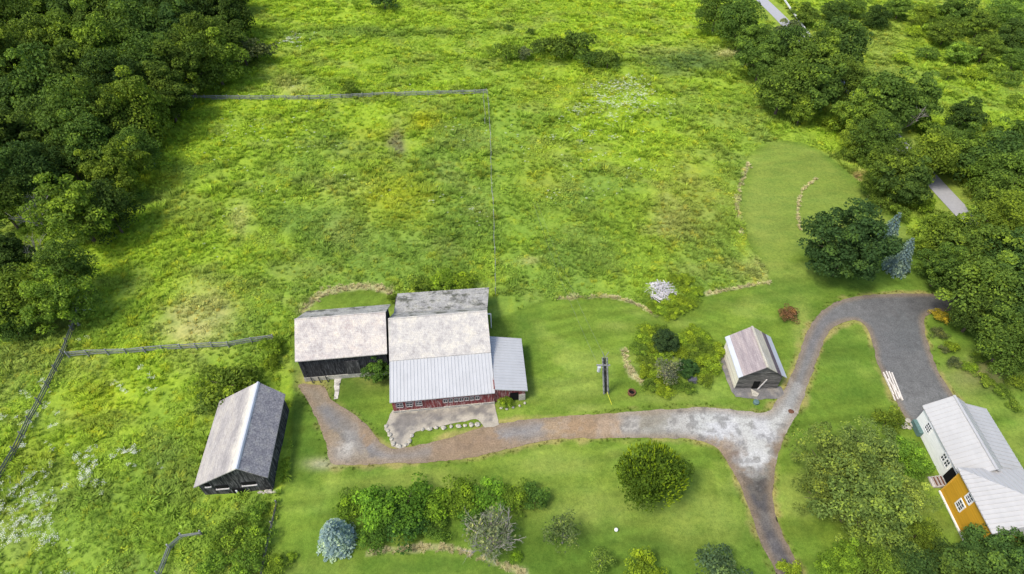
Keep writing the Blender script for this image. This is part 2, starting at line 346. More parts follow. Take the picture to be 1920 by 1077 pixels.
# ------------------------------------------------------------------ ground sheet
def grow(a, b, d0, end, k=1.12):
    out = [a]
    v = a; d = d0
    while v < end: v += d; d *= k; out.append(v)
    return out
xs = np.arange(-64, 64.01, .30); r_ = np.arange(65, 155, .9); r2 = np.array(grow(155, 0, 3, 3000, 1.35))
XS = np.concatenate([-r2[::-1], -r_[::-1], xs, r_, r2])
y1 = np.arange(12, 95, .30); y2 = np.arange(95.4, 190, .55); y3 = np.array(grow(192, 0, 4, 4000, 1.35)); y0 = -np.array(grow(-8, 0, 3, 2000, 1.4))[::-1]
YS = np.concatenate([y0, y1, y2, y3])
gx, gy = np.meshgrid(XS, YS); X = gx.ravel(); Y = gy.ravel()
col, lm, dsd = ground_colour(X, Y)
mead = 1-lm
bumpz = (fbm(X, Y, 1.5, 31, 3)-.5)*.6+(fbm(X, Y*1.3, 5, 35, 3)-.5)*.6
fadeb = smooth(260, 170, np.maximum(np.abs(X)+40, Y))
Z = np.where(mead > 0, mead*bumpz*fadeb, 0)-.02
Z = np.minimum(Z, .32)
Z += (lm*smooth(-1.2, -3, dsd))*((fbm(X, Y, 3, 41, 3)-.5)*.12-.02)
Z = np.where(dsd > -.6, -.03, Z)
rd_ = sdist(X, Y, ROADL, False); Z = np.where(rd_ > -4.2, -.06, Z)
nx, ny = len(XS), len(YS)
idx = np.arange(nx*ny).reshape(ny, nx)
Q = np.stack([idx[:-1,:-1], idx[:-1,1:], idx[1:,1:], idx[1:,:-1]], -1).reshape(-1, 4)
g = new_mesh('ground', np.stack([X, Y, Z], 1), Q, ground_material(), None, 4, {'col': ('FLOAT_COLOR', np.concatenate([col, np.ones((len(col), 1))], 1))}, True)
tag(g, kind='structure')

# ------------------------------------------------------------------ driveway, pad, road
def cell_sheet(name, poly, step, z, colf, mat, ragged=.1):
    x0, y0_ = poly.min(0); x1, y1_ = poly.max(0)
    ax = np.arange(x0-.5, x1+.5, step); ay = np.arange(y0_-.5, y1_+.5, step)
    gx, gy = np.meshgrid(ax, ay); X = gx.ravel().copy(); Y = gy.ravel().copy()
    d = sdist(X, Y, poly)+(fbm(X, Y, .8, 77, 2)-.5)*ragged*2
    e_ = 1e-2   # pull the outer ring of vertices in to the outline, so the edge is not stair-stepped
    near = (d < 0) & (d > -step*1.5)
    gxn = (sdist(X[near]+e_, Y[near], poly)-sdist(X[near], Y[near], poly))/e_; gyn = (sdist(X[near], Y[near]+e_, poly)-sdist(X[near], Y[near], poly))/e_
    X[near] += gxn*(-d[near]); Y[near] += gyn*(-d[near])
    idx = np.arange(len(X)).reshape(len(ay), len(ax)); Q = np.stack([idx[:-1,:-1], idx[:-1,1:], idx[1:,1:], idx[1:,:-1]], -1).reshape(-1, 4)
    keep = ((d[Q] > 0).sum(1) >= 1) & ((d[Q] > -step*1.5).all(1)); Q = Q[keep]
    u, inv = np.unique(Q, return_inverse=True); Q = inv.reshape(-1, 4); X, Y = X[u], Y[u]
    c = colf(X, Y)
    Zz = np.full(len(X), z)+(fbm(X, Y, .7, 61, 2)-.5)*.012
    o = new_mesh(name, np.stack([X, Y, Zz], 1), Q, mat, None, 4, {'col': ('FLOAT_COLOR', np.concatenate([c, np.ones((len(c), 1))], 1))}, True)
    return tag(o, kind='structure')
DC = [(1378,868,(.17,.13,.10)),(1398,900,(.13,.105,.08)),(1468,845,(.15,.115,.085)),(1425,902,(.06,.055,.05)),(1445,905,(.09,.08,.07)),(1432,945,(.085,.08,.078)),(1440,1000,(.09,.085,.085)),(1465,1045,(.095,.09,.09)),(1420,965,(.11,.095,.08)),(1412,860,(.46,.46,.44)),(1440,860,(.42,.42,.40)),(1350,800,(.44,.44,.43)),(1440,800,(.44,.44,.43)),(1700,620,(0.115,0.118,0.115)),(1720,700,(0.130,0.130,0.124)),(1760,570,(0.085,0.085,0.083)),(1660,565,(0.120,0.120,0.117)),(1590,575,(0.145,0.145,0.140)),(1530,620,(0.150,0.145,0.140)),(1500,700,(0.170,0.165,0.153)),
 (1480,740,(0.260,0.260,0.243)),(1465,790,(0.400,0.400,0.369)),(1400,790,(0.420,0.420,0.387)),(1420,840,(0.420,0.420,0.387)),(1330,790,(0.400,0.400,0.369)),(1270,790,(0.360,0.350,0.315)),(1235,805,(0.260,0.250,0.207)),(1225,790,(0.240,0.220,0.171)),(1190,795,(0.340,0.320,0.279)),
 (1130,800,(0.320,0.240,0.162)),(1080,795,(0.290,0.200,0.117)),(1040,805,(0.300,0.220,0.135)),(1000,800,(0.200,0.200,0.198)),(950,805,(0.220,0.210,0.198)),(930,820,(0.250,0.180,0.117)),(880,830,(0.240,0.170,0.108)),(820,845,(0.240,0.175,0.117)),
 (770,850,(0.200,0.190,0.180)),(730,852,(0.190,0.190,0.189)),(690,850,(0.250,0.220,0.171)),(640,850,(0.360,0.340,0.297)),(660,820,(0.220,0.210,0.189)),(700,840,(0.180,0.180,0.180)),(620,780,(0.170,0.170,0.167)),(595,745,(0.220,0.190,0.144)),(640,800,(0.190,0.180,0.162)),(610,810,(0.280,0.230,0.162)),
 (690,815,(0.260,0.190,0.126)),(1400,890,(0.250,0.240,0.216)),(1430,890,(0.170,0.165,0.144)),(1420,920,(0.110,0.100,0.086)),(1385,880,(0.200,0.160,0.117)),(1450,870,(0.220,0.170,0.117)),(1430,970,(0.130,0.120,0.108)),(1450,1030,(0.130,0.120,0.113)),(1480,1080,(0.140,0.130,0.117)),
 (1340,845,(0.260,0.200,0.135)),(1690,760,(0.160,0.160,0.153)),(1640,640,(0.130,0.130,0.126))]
def drive_colour(X, Y):
    n = fbm(X, Y, 2.2, 71, 4); n2 = fbm(X, Y, .9, 75, 4); px, py = to_px(X+(n-.5)*4.0, Y+(n2-.5)*4.0)
    W = np.zeros(len(X)); c = np.zeros((len(X), 3))
    for a, b, cc in DC:
        w_ = 1/((px-a)**2+((py-b)*1.3)**2+40)**2.5; W += w_; c += w_[:, None]*np.array(cc)
    c /= W[:, None]
    bright = c.mean(1)
    d = sdist(X, Y, DRIVE); pale = smooth(.22, .34, bright)
    edge = smooth(.75+.5*n2, .12, d)
    c = mixc(c, (.23, .17, .105), edge*.6)
    c = mixc(c, (.25, .185, .115), smooth(1.9+.9*n2, .3, d+(n-.5)*1.5)*smooth(1180, 980, px)*.42)
    c = mixc(c, (.14, .12, .10), smooth(1.3, .5, d+(n2-.5)*1.2)*(1-edge)*.5*pale)
    c = mixc(c, (.09, .085, .08), smooth(.58, .68, n2)*.5*(.3+.7*pale))
    c = mixc(c, (.34, .31, .27), smooth(.42, .34, n2)*.22*smooth(.17, .22, bright)*(1-pale))
    return c
cell_sheet('driveway', DRIVE, .2, .012, drive_colour, attr_material('driveway_gravel', ((.30, .50), (.5, 1), (.70, 1.40)), 5.5), .14)
BX = 6.4
def rot(O, ang, x, y):
    a = R(ang); return (O[0]+x*math.cos(a)-y*math.sin(a), O[1]+x*math.sin(a)+y*math.cos(a))
OM = (-14.0, 39.12); OB = (-25.5, 43.5); OL = (-25.15, 29.75)
PAD = np.array([rot(OM, BX, *p) for p in [(.1,.9),(11.9,.9),(12.15,-.4),(12.2,-1.8),(12.3,-2.8),(11.6,-3.0),(10.6,-2.9),(9.8,-1.7),(6,-2.1),(2.6,-2.65),(2.2,-3.2),(1.9,-4.2),(.9,-4.6),(0,-4.2),(-.15,-3.1),(-.9,-1.9),(-.6,-.8)]])
def pad_colour(X, Y):
    n = fbm(X, Y, 2.5, 81, 4); n2 = fbm(X, Y, .6, 85, 3); d = sdist(X, Y, PAD)
    c = np.tile(np.array((.20, .185, .165)), (len(X), 1)); c = mixc(c, (.28, .255, .215), smooth(.45, .6, n)); c = mixc(c, (.16, .15, .14), smooth(.50, .66, n2)*.6)
    c = mixc(c, (.42, .38, .30), smooth(1.2, .3, d+(n2-.5)*1.6)*.75)
    return c
cell_sheet('concrete_pad', PAD, .2, .035, pad_colour, attr_material('worn_concrete', ((.3, .8), (.7, 1.18)), 5, .3), .15)
PATH = pts([(628,708),(640,707),(637,725),(634,748),(626,749),(627,728)])
cell_sheet('stone_path', PATH, .15, .03, lambda X, Y: mixc(np.tile(np.array((.56,.53,.47)), (len(X), 1)), (.3,.28,.24), smooth(.5, .65, fbm(X, Y, .5, 91, 3))), attr_material('stone_path', ((.3, .7), (.7, 1.2)), 4), .1)
# gravel skirt round the small shed
SK = np.array([(26.1,47.6),(26.4,45),(26.6,42.6),(26.9,41.6),(29.5,41.3),(32,41.5),(32.9,42.1),(32.9,43.2),(27.6,43.3),(27.4,47.8)])
cell_sheet('gravel_path', SK, .2, .02, lambda X, Y: mixc(np.tile(np.array((.16,.155,.15)), (len(X), 1)), (.24,.22,.19), smooth(.45, .65, fbm(X, Y, .7, 95, 3))), attr_material('dark_gravel'), .2)
# public road: a band along ROADL
rl = catmull(ROADL, 8, False); hw = 1.6
tang = np.gradient(rl, axis=0); tang /= np.linalg.norm(tang, axis=1)[:, None]; nr = np.stack([-tang[:, 1], tang[:, 0]], 1)
V = []; K = 9
for i, p in enumerate(rl):
    for k in range(K): q = p+nr[i]*(k/(K-1)*2-1)*hw; V.append((q[0], q[1], .02))
Fq = [(i*K+k, i*K+k+1, (i+1)*K+k+1, (i+1)*K+k) for i in range(len(rl)-1) for k in range(K-1)]
tag(new_mesh('road', V, Fq, plain('road_asphalt', (.34,.34,.35), .85, .08, 2)), kind='structure')
gr = empty('guardrail', at(1480, 28)); tag(gr, 'long white metal guardrail along the far road at the top edge', 'guardrail')
GP = [at(a_, b_) for a_, b_ in ((1452, -22), (1466, 0), (1482, 24), (1498, 46), (1512, 66), (1528, 86))]
b = MB()
for i in range(len(GP)-1):
    p, q = GP[i]-gr.location, GP[i+1]-gr.location; d = (q-p).normalized(); n_ = Vector((-d.y, d.x, 0))*.1
    b.hexa([p-n_+Vector((0,0,.55)), q-n_+Vector((0,0,.55)), q+n_+Vector((0,0,.55)), p+n_+Vector((0,0,.55)), p-n_+Vector((0,0,.95)), q-n_+Vector((0,0,.95)), q+n_+Vector((0,0,.95)), p+n_+Vector((0,0,.95))])
b.build('rail', M['guardrail'], gr)
for p in GP:
    q = p-gr.location; MB().box(q.x-.08, q.x+.08, q.y-.08, q.y+.08, 0, .8).build('post', M['wood_grey_dark'], gr)

# ------------------------------------------------------------------ buildings
def lerp3(a, b, t): return tuple(a[i]+(b[i]-a[i])*t for i in range(3))
def seams(P, n, along=True, w=.06, h=.05):
    """standing seams on a roof plane P (4 corners: eave0, eave1, ridge1, ridge0); from eave to ridge"""
    b = MB()
    for i in range(n+1):
        t = i/n; a = Vector(lerp3(P[0], P[1], t)); c = Vector(lerp3(P[3], P[2], t))
        u = (Vector(P[1])-Vector(P[0])).normalized()*w/2; up = Vector((0, 0, h))
        if i == 0: a = a+u; c = c+u
        if i == n: a = a-u; c = c-u
        b.hexa([a-u, a+u, c+u, c-u, a-u+up, a+u+up, c+u+up, c-u+up])
    return b
def addmb(a, b):
    k = len(a.v); a.v += b.v; a.f += [tuple(i+k for i in f) for f in b.f]; return a
def window(parent, P, u, wd, ht, n=(0, -1, 0), name='window', bars=(1, 1), frame_m='trim', out=.05, fw=.09):
    """P centre on the wall; u unit vector along wall; n outward normal"""
    P = Vector(P); u = Vector(u); n = Vector(n); z = Vector((0, 0, 1))
    def bx(m, a0, a1, z0, z1, d0, d1):
        c = [P+u*a+z*q+n*d for q, in ((z0,),) for a, d in ((a0, d0), (a1, d0), (a1, d1), (a0, d1))]+[P+u*a+z*z1+n*d for a, d in ((a0, d0), (a1, d0), (a1, d1), (a0, d1))]
        m.hexa(c)
    f = MB(); hw_, hh = wd/2, ht/2
    bx(f, -hw_-fw, -hw_, -hh-fw, hh+fw, 0, out+.03); bx(f, hw_, hw_+fw, -hh-fw, hh+fw, 0, out+.03)
    bx(f, -hw_, hw_, hh, hh+fw, 0, out+.03); bx(f, -hw_, hw_, -hh-fw, -hh, 0, out+.05)
    for i in range(1, bars[0]+1): x = -hw_+wd*i/(bars[0]+1); bx(f, x-.025, x+.025, -hh, hh, out, out+.02)
    for i in range(1, bars[1]+1): q = -hh+ht*i/(bars[1]+1); bx(f, -hw_, hw_, q-.025, q+.025, out, out+.025)
    o = f.build(name, M[frame_m], parent)
    p = MB(); bx(p, -hw_, hw_, -hh, hh, 0, out); p.build('pane', M['glass'], o)
    return o

# --- main barn
mb = empty('main_barn', OM, R(BX)); tag(mb, 'largest barn, pale shingle roof above a blue-grey metal roof and low red wall', 'barn')
b = MB(); b.extr([(.45,0),(.45,2.35),(5.04,3.62),(9.75,5.8),(12.7,3.4),(17.5,2.05),(17.5,0)], .2, 11.95, 'x'); b.build('wall', M['boards_dark'], mb)
b = MB(); b.box(.15, 12.0, .28, .445, .35, 2.34); rw = b.build('red_front_wall', M['boards_red'], mb)
b = MB(); b.box(.1, 12.05, .2, .44, 0, .35); b.build('foundation', M['stone'], mb)
b = MB().slab([(0,0,2.5),(12.1,0,2.5),(12.1,5.15,3.80),(0,5.15,3.80)], .12); addmb(b, seams([(0,0,2.5),(12.1,0,2.5),(12.1,5.1,3.79),(0,5.1,3.79)], 30)); b.build('metal_roof', M['metal_blue'], mb)
b = MB().slab([(0,4.98,3.86),(12.1,4.98,3.86),(12.1,9.75,6.05),(0,9.75,6.05)], .14); b.build('shingle_roof', M['white_shingle'], mb)
b = MB().slab([(.0,9.76,6.05),(12.1,9.76,6.05),(12.3,12.6,3.75),(.3,12.9,3.75)], .14); b.build('back_roof', M['moss_shingle'], mb)
b = MB().slab([(.3,12.86,3.82),(12.3,12.55,3.82),(12.9,17.7,2.2),(.42,17.9,2.2)], .14); b.build('lean_to_roof', M['moss_shingle'], mb)
MB().box(.0, 12.1, 9.68, 9.84, 6.0, 6.10).build('ridge_cap', M['white_shingle'], mb)
for i, x in enumerate((1.0, 2.1, 3.2)): window(mb, (x, .28, 1.45), (1,0,0), .7, .75, bars=(1,1), fw=.05, frame_m='old_frame')
for i in range(7): window(mb, (6.3+.62*i, .28, 1.5), (1,0,0), .42, .6, bars=(1,0), fw=.05, frame_m='old_frame')
b = MB(); b.box(4.4, 5.9, .2, .279, .4, 2.2); b.build('door', M['boards_red'], mb)
b = MB(); b.box(12.06, 12.6, 9.9, 10.0, 5.2, 5.3); b.box(12.5, 12.6, 9.9, 10.0, 2.6, 5.3); b.build('vent_pipe', M['trim'], mb)
# side shed of the main barn
E4 = [(12.14,0,3.15),(15.95,.12,2.15),(16.2,8.1,2.15),(12.14,8.05,3.15)]
b = MB(); b.hexa([(12.0,.45,0),(15.7,.5,0),(15.95,7.8,0),(12.0,7.8,0),(12.0,.45,2.95),(15.7,.5,2.05),(15.95,7.8,2.05),(12.0,7.8,2.95)]); b.build('shed_wall', M['boards_red'], mb)
b = MB().slab(E4, .1); P4 = [E4[1], E4[2], E4[3], E4[0]]; addmb(b, seams([P4[0], P4[1], P4[2], P4[3]], 19)); b.build('shed_roof', M['metal_blue'], mb)
MB().box(14.95, 15.72, .36, .49, .0, 1.1).build('shed_foundation', M['stone'], mb)
MB().box(13.9, 14.9, .38, .449, .15, 1.55).build('shed_door', M['black'], mb)
# --- black barn
bb = empty('black_barn', OB, R(BX)); tag(bb, 'black board barn with pale shingle roof, joined left of the largest barn', 'barn')
b = MB(); b.extr([(.45,.7),(.45,4.1),(4.65,6.5),(8.0,4.1),(8.0,0.7)], .15, 10.5, 'x'); b.build('wall', M['boards_black'], bb)
b = MB(); b.box(.1, 10.55, .38, 8.05, 0, .7); b.build('foundation', M['stone'], bb)
b = MB().slab([(-.03,.15,4.3),(10.7,.15,4.3),(10.72,4.65,6.75),(-.1,4.62,6.75)], .13); b.build('front_roof', M['white_shingle2'], bb)
b = MB().slab([(-.1,4.63,6.75),(10.72,4.66,6.75),(10.84,8.3,4.3),(.3,8.3,4.3)], .13); b.build('back_roof', M['moss_shingle'], bb)
MB().box(-.1, 10.72, 4.57, 4.71, 6.70, 6.80).build('ridge_cap', M['white_shingle2'], bb)
for i, x in enumerate((.9, 1.8, 2.7)):
    b = MB(); b.tube([(x, .37, .75), (x+.25, .0, .05)], .07, 5); b.build('brace', M['boards_dark'], bb)
b = MB(); b.box(5.4, 7.1, .36, .448, .75, 3.2); b.build('barn_door', M['boards_dark'], bb)
# --- weathered barn lower left
lb = empty('weathered_barn', OL, R(5.4)); tag(lb, 'lone weathered barn with purple-grey gable roof and black walls, lower left', 'barn')
b = MB(); b.extr([(-7.15,0),(-.2,0),(-.2,2.7),(-2.3,5.1),(-7.15,2.35)], .1, 10.1); wl = b.build('wall', M['boards_dark'], lb)
b = MB().slab([(-7.5,-.18,2.42),(-2.3,-.18,5.42),(-2.3,10.4,5.42),(-7.5,10.4,2.42)], .13); b.build('west_roof', M['grey_shingle2'], lb)
b = MB().slab([(-2.29,-.18,5.42),(.05,-.05,2.9),(.05,10.3,2.9),(-2.29,10.4,5.42)], .13); b.build('east_roof', M['grey_shingle'], lb)
b = MB(); b.hexa([(-2.48,-.2,5.36),(-2.12,-.2,5.30),(-2.12,10.42,5.30),(-2.48,10.42,5.36),(-2.38,-.2,5.47),(-2.24,-.2,5.47),(-2.24,10.42,5.47),(-2.38,10.42,5.47)]); b.build('ridge_cap', M['metal_silver'], lb)
for x0, x1, z0 in ((-6.5,-6.0,1.9), (-5.6,-4.4,1.25), (-2.9,-1.5,1.5)):
    o = MB().box(x0, x1, .03, .099, z0+.08, z0+.65).build('window_opening', M['black'], lb)
    MB().box(x0-.08, x1+.08, -.06, .098, z0-.06, z0+.075).build('sill', M['bleached'], o)
MB().box(-4.2, -3.1, .02, .098, 0, 1.0).build('door_opening', M['black'], lb)
MB().box(-3.9, -3.72, -.05, .06, .25, .75).build('post', M['trim'], lb)
b = MB()
for k in range(12): b.rock((-1.6+.17*k+rnd.uniform(-.1,.1), -.1+rnd.uniform(-.15,.15), .12), rnd.uniform(.12, .25), k)
b.build('foundation_stones', M['rock'], lb)
# --- small shed
OC = (26.75, 42.55)
sh = empty('log_shed', OC, 0); tag(sh, 'small grey log shed with cream side and patched pink, silver and cream roof', 'shed')
b = MB(); b.extr([(.35,0),(5.45,0),(5.45,2.62),(2.85,4.55),(.35,2.78)], .32, 6.0); b.build('wall', M['boards_grey'], sh)
MB().box(.29, .347, .30, 6.02, .05, 2.72).build('cream_side_wall', M['boards_cream'], sh)
def strip(x0, z0, x1, z1, m, nm): MB().slab([(x0,-.05,z0),(x1,-.05,z1),(x1,6.25,z1),(x0,6.25,z0)], .1).build(nm, m, sh)
strip(.02,2.68,.50,3.02,M['metal_silver'],'eave_flashing'); strip(.505,3.022,2.85,4.72,M['pink_shingle'],'west_roof')
strip(2.855,4.72,4.3,3.72,M['cream_shingle'],'upper_east_roof'); strip(4.305,3.70,4.95,3.24,M['dark_shingle'],'bare_roof_strip'); strip(4.955,3.25,5.75,2.70,M['metal_silver'],'lower_east_roof')
MB().box(2.72, 2.98, -.07, 6.27, 4.68, 4.76).build('ridge_cap', M['cream_shingle'], sh)
MB().box(2.35, 3.1, .25, .318, 0.1, 1.5).build('doorway', M['black'], sh)
b = MB(); b.hexa([(3.05,.2,0.1),(3.15,.2,0.1),(3.75,.3,1.9),(3.65,.3,1.9),(3.05,.1,.1),(3.15,.1,.1),(3.75,.2,1.9),(3.65,.2,1.9)]); b.build('leaning_board', M['bleached'], sh)
MB().hexa([(2.2,-.75,0),(2.7,-.95,0),(3.1,-.5,0),(2.3,.2,0),(2.2,-.75,.14),(2.7,-.95,.14),(3.1,-.5,.14),(2.3,.2,.14)]).build('door_step', M['rock'], sh)
# --- farmhouse
OH = (46.3, 38.1); fh = empty('farmhouse', OH, R(-2.4+0.0)); tag(fh, 'white and mustard farmhouse with long white metal roofs', 'house')
def wx(px_x, y): return px_x
b = MB(); b.extr([(.3,0),(2.45+0,0),(6.6,0),(6.6,2.85),(4.2,3.65),(2.45,4.9),(.3,2.9)], -8.2, .0); b.build('white_wall', M['white'], fh)
A_ = [(0,-8.6,3.05),(0,.25,3.05),(2.45,.25,5.15),(2.45,-8.6,5.15)]
b = MB().slab(A_[::-1], .1); addmb(b, seams(A_, 17)); b.build('west_roof', M['metal_white'], fh)
B_ = [(4.25,.28,3.88),(4.25,-8.6,3.88),(2.46,-8.6,5.15),(2.46,.28,5.15)]
b = MB().slab(B_[::-1], .1); addmb(b, seams(B_, 17)); b.build('east_roof', M['metal_white'], fh)
D_ = [(7.0,.1,3.05),(7.0,-8.6,3.05),(4.15,-8.6,3.95),(4.15,.1,3.95)]
b = MB().slab(D_[::-1], .1); addmb(b, seams(D_, 17)); b.build('wing_roof', M['metal_white'], fh)
MB().box(2.33, 2.59, -8.6, .3, 5.12, 5.20).build('ridge_cap', M['metal_white'], fh)
window(fh, (.3, -1.9, 1.9), (0,1,0), .8, .95, (-1,0,0), bars=(2,2))
window(fh, (.3, -5.55, 1.95), (0,1,0), .5, .9, (-1,0,0)); window(fh, (.3, -6.25, 1.95), (0,1,0), .5, .9, (-1,0,0))
o = MB().box(.2, .298, -8.0, -6.95, .5, 2.4).build('porch_door', M['black'], fh)
b = MB()
for k in range(4): b.box(-.25-.3*k, .04-.3*k, -8.1, -6.9, 0, .55-.13*k)
b.build('porch_steps', M['old_frame'], fh)
b = MB()
for k in range(3): b.box(-.2-.3*k, .0-.3*k, -8.0, -7.0, .555-.13*k, .565-.13*k)
b.build('step_treads', M['rust'], fh)
MB().box(-.15,.295,-1.9,-.1,.05,.8).build('cellar_door', M['green_lid'], fh)
# mustard wing, local x from wall 45.4
mx = -.55; my0, my1 = -8.45, -14.6
b = MB(); b.box(mx, mx+8.0, my1, my0, 0, 4.32); b.build('mustard_wall', M['mustard'], fh)
ez, rz_ = 4.5, 6.6; x0, x1, ya, yb = mx-.35, mx+8.35, my0+.3, my1-.3; xm = (x0+x1)/2; hh_ = (x1-x0)/2
t1, t2 = (xm, ya-hh_, rz_), (xm, yb+.5, rz_)
b = MB(); pr_ = [(x0,ya,ez),(x1,ya,ez),(x1,yb,ez),(x0,yb,ez)]
lo = [(x_, y_, z_-.12) for x_, y_, z_ in pr_]; base = len(b.v); b.v += pr_+lo+[t1, t2]
b.f += [(0,3,9,8),(0,8,1),(1,8,9,2),(2,9,3),(4,5,6,7),(0,1,5,4),(1,2,6,5),(2,3,7,6),(3,0,4,7)]
NS = 15
for i in range(1, NS):       # seams on the west slope, running up to hip or ridge
    y_ = ya+(yb-ya)*i/NS
    t_ = min(1, (ya-y_)/hh_, (y_-yb)/.5); q = (x0+hh_*t_, y_, ez+(rz_-ez)*t_)
    b.hexa([(x0,y_-.03,ez),(x0,y_+.03,ez),(q[0],y_+.03,q[2]),(q[0],y_-.03,q[2]),(x0,y_-.03,ez+.09),(x0,y_+.03,ez+.09),(q[0],y_+.03,q[2]+.09),(q[0],y_-.03,q[2]+.09)])
for i in range(1, NS):       # seams on the north hip
    x_ = x0+(x1-x0)*i/NS; t_ = min((x_-x0)/hh_, (x1-x_)/hh_); q = (x_, ya-hh_*t_, ez+(rz_-ez)*t_)
    b.hexa([(x_-.03,ya,ez),(x_+.03,ya,ez),(x_+.03,q[1],q[2]),(x_-.03,q[1],q[2]),(x_-.03,ya,ez+.05),(x_+.03,ya,ez+.05),(x_+.03,q[1],q[2]+.05),(x_-.03,q[1],q[2]+.05)])
b.build('hip_roof', M['metal_white'], fh)
window(fh, (mx, -10.9, 1.9), (0,1,0), .75, .95, (-1,0,0), bars=(1,2), fw=.13); window(fh, (mx, -10.9-0.0, 3.55), (0,1,0), .75, .01, (-1,0,0), bars=(0,0), fw=.001) if False else None
window(fh, (mx, -11.0, 3.55), (0,1,0), .7, .8, (-1,0,0), bars=(1,2), fw=.13)
for yy in (my0-.06, ): MB().box(mx-.04, mx+.06, yy-.06, yy+.08, 0, 4.31).build('corner_board', M['orange_trim'], fh)
MB().box(mx-.16, mx-.002, my1, my0, 0, .16).build('base_board', M['trim'], fh)

# ------------------------------------------------------------------ small things
def fence(name, P, label, cat, rails, mat, post_h=1.2, step=2.4, pw=.12, rt=.03, lean=.02, wire=False):
    o = empty(name, P[0]); tag(o, label, cat); Z0 = Vector(P[0]); run = []
    for a, c in zip(P[:-1], P[1:]):
        L = (c-a).length; n = max(1, round(L/step))
        for i in range(n): run.append(a.lerp(c, i/n))
    run.append(P[-1]); run = [p-Z0+Vector((rnd.uniform(-.08,.08), rnd.uniform(-.08,.08), 0)) for p in run]
    for i, p in enumerate(run):
        h = post_h*rnd.uniform(.93, 1.07); l_ = Vector((rnd.uniform(-lean, lean), rnd.uniform(-lean, lean), 0))*h
        b = MB(); b.hexa([p+Vector((a, c, -.2)) for a, c in ((-pw/2,-pw/2),(pw/2,-pw/2),(pw/2,pw/2),(-pw/2,pw/2))]+[p+l_+Vector((a, c, h)) for a, c in ((-pw/2,-pw/2),(pw/2,-pw/2),(pw/2,pw/2),(-pw/2,pw/2))])
        b.build('post', mat, o)
    for z in rails:
        b = MB()
        for p, q in zip(run[:-1], run[1:]):
            if wire: b.tube([p+Vector((0,0,z)), q+Vector((0,0,z))], rt, 4); continue
            d = (q-p).normalized(); n_ = Vector((-d.y, d.x, 0))*(pw/2+rt/2+.004); t = Vector((-d.y, d.x, 0))*rt/2
            z0, z1 = z-.08+rnd.uniform(-.05,.05), z-.08+rnd.uniform(-.05,.05); s0, s1 = p+n_, q+n_
            b.hexa([s0-t+Vector((0,0,z0)), s1-t+Vector((0,0,z1)), s1+t+Vector((0,0,z1)), s0+t+Vector((0,0,z0)), s0-t+Vector((0,0,z0+.17)), s1-t+Vector((0,0,z1+.17)), s1+t+Vector((0,0,z1+.17)), s0+t+Vector((0,0,z0+.17))])
        b.build('wire' if wire else 'rail', mat, o)
    return o
def P_(*l): return [at(a, c) for a, c in l]
fence('board_fence', P_((345,189),(470,188),(560,189),(640,186),(760,181),(912,177)), 'long grey board fence running across the upper meadow', 'fence', (.3,.62,.94), M['wood_grey'])
fence('board_fence', P_((130,670),(240,664),(340,657),(430,652),(515,638)), 'grey board fence running right from the fence junction towards the black barn', 'fence', (.3,.62,.94), M['wood_grey'])
fence('board_fence', P_((152,545),(146,600),(120,668),(92,725),(60,790),(30,850),(-20,935)), 'dark grey board fence running down the left edge from the wood', 'fence', (.3,.62,.94), M['wood_grey_dark'])
fence('board_fence', P_((382,1003),(345,1012),(322,1030),(300,1082),(285,1120)), 'short curved grey fence in the weeds at the bottom left', 'fence', (.3,.62,.94), M['wood_grey'])
fence('board_fence', P_((521,944),(510,985),(498,1040),(486,1100)), 'low brown fence running down from the corner of the lone weathered barn', 'fence', (.25,.55), M['wood_grey_dark'], .8)
fence('wire_fence', P_((914,180),(920,260),(922,340),(926,430),(930,552)), 'thin post and wire fence running up the meadow from the largest barn', 'fence', (.4,.75,1.1), M['wood_grey'], 1.35, 3.0, .10, .012, .05, True)
fence('wire_fence', P_((906,180),(910,232)), 'short stub of thin posts beside the corner of the upper board fence', 'fence', (.4,1.0), M['wood_grey'], 1.3, 2.2, .10, .012, .05, True)

# utility frame with wires
ut = empty('utility_pole', at(1137, 738)); tag(ut, 'twin grey pole frame with wires standing on the lawn', 'pole')
UH = 6.9
for s_ in (-.25, .25): MB().tube([(s_, 0, -.3), (s_-.95, 0, UH)], [.12, .09], 8).build('pole', M['wood_grey'], ut)
MB().hexa([(-.15,.03,0),(.15,.03,0),(.15,.09,0),(-.15,.09,0),(-1.1,.03,UH-.2),(-.8,.03,UH-.2),(-.8,.09,UH-.2),(-1.1,.09,UH-.2)]).build('dark_gap_strip', M['boards_dark'], ut)  # dark strip added to stand for the dark gap between the poles
MB().box(-1.75, -.2, -.10, .04, 5.5, 5.64).build('crossarm', M['wood_grey'], ut)
MB().tube([(-1.45,-.2,4.7),(-1.45,-.2,5.45)], .2, 10).build('transformer', M['metal_silver'], ut)
MB().tube([(-.95,0,UH-.1),(-.6,.1,UH+.9)], .035, 5).tube([(-.95,0,UH-.1),(-1.3,.1,UH+.9)], .035, 5).build('bracket', M['wood_grey'], ut)
MB().tube([(.05,0,.3),(.45,-1.6,.02)], .03, 6).build('guy_guard', M['yellow'], ut)
def cable(a, b_, sag, name='wire'):
    P = [Vector(a).lerp(Vector(b_), t/16)-Vector((0,0,sag*4*(t/16)*(1-t/16))) for t in range(17)]
    return MB().tube(P, .009, 4).build(name, M['wood_grey_dark'], ut)
far_ = at(1000, 380, 5)-ut.location; cable((-1.6,0,5.65), far_, 1.2); cable((-.35,0,5.65), far_+Vector((.6,0,0)), 1.2)

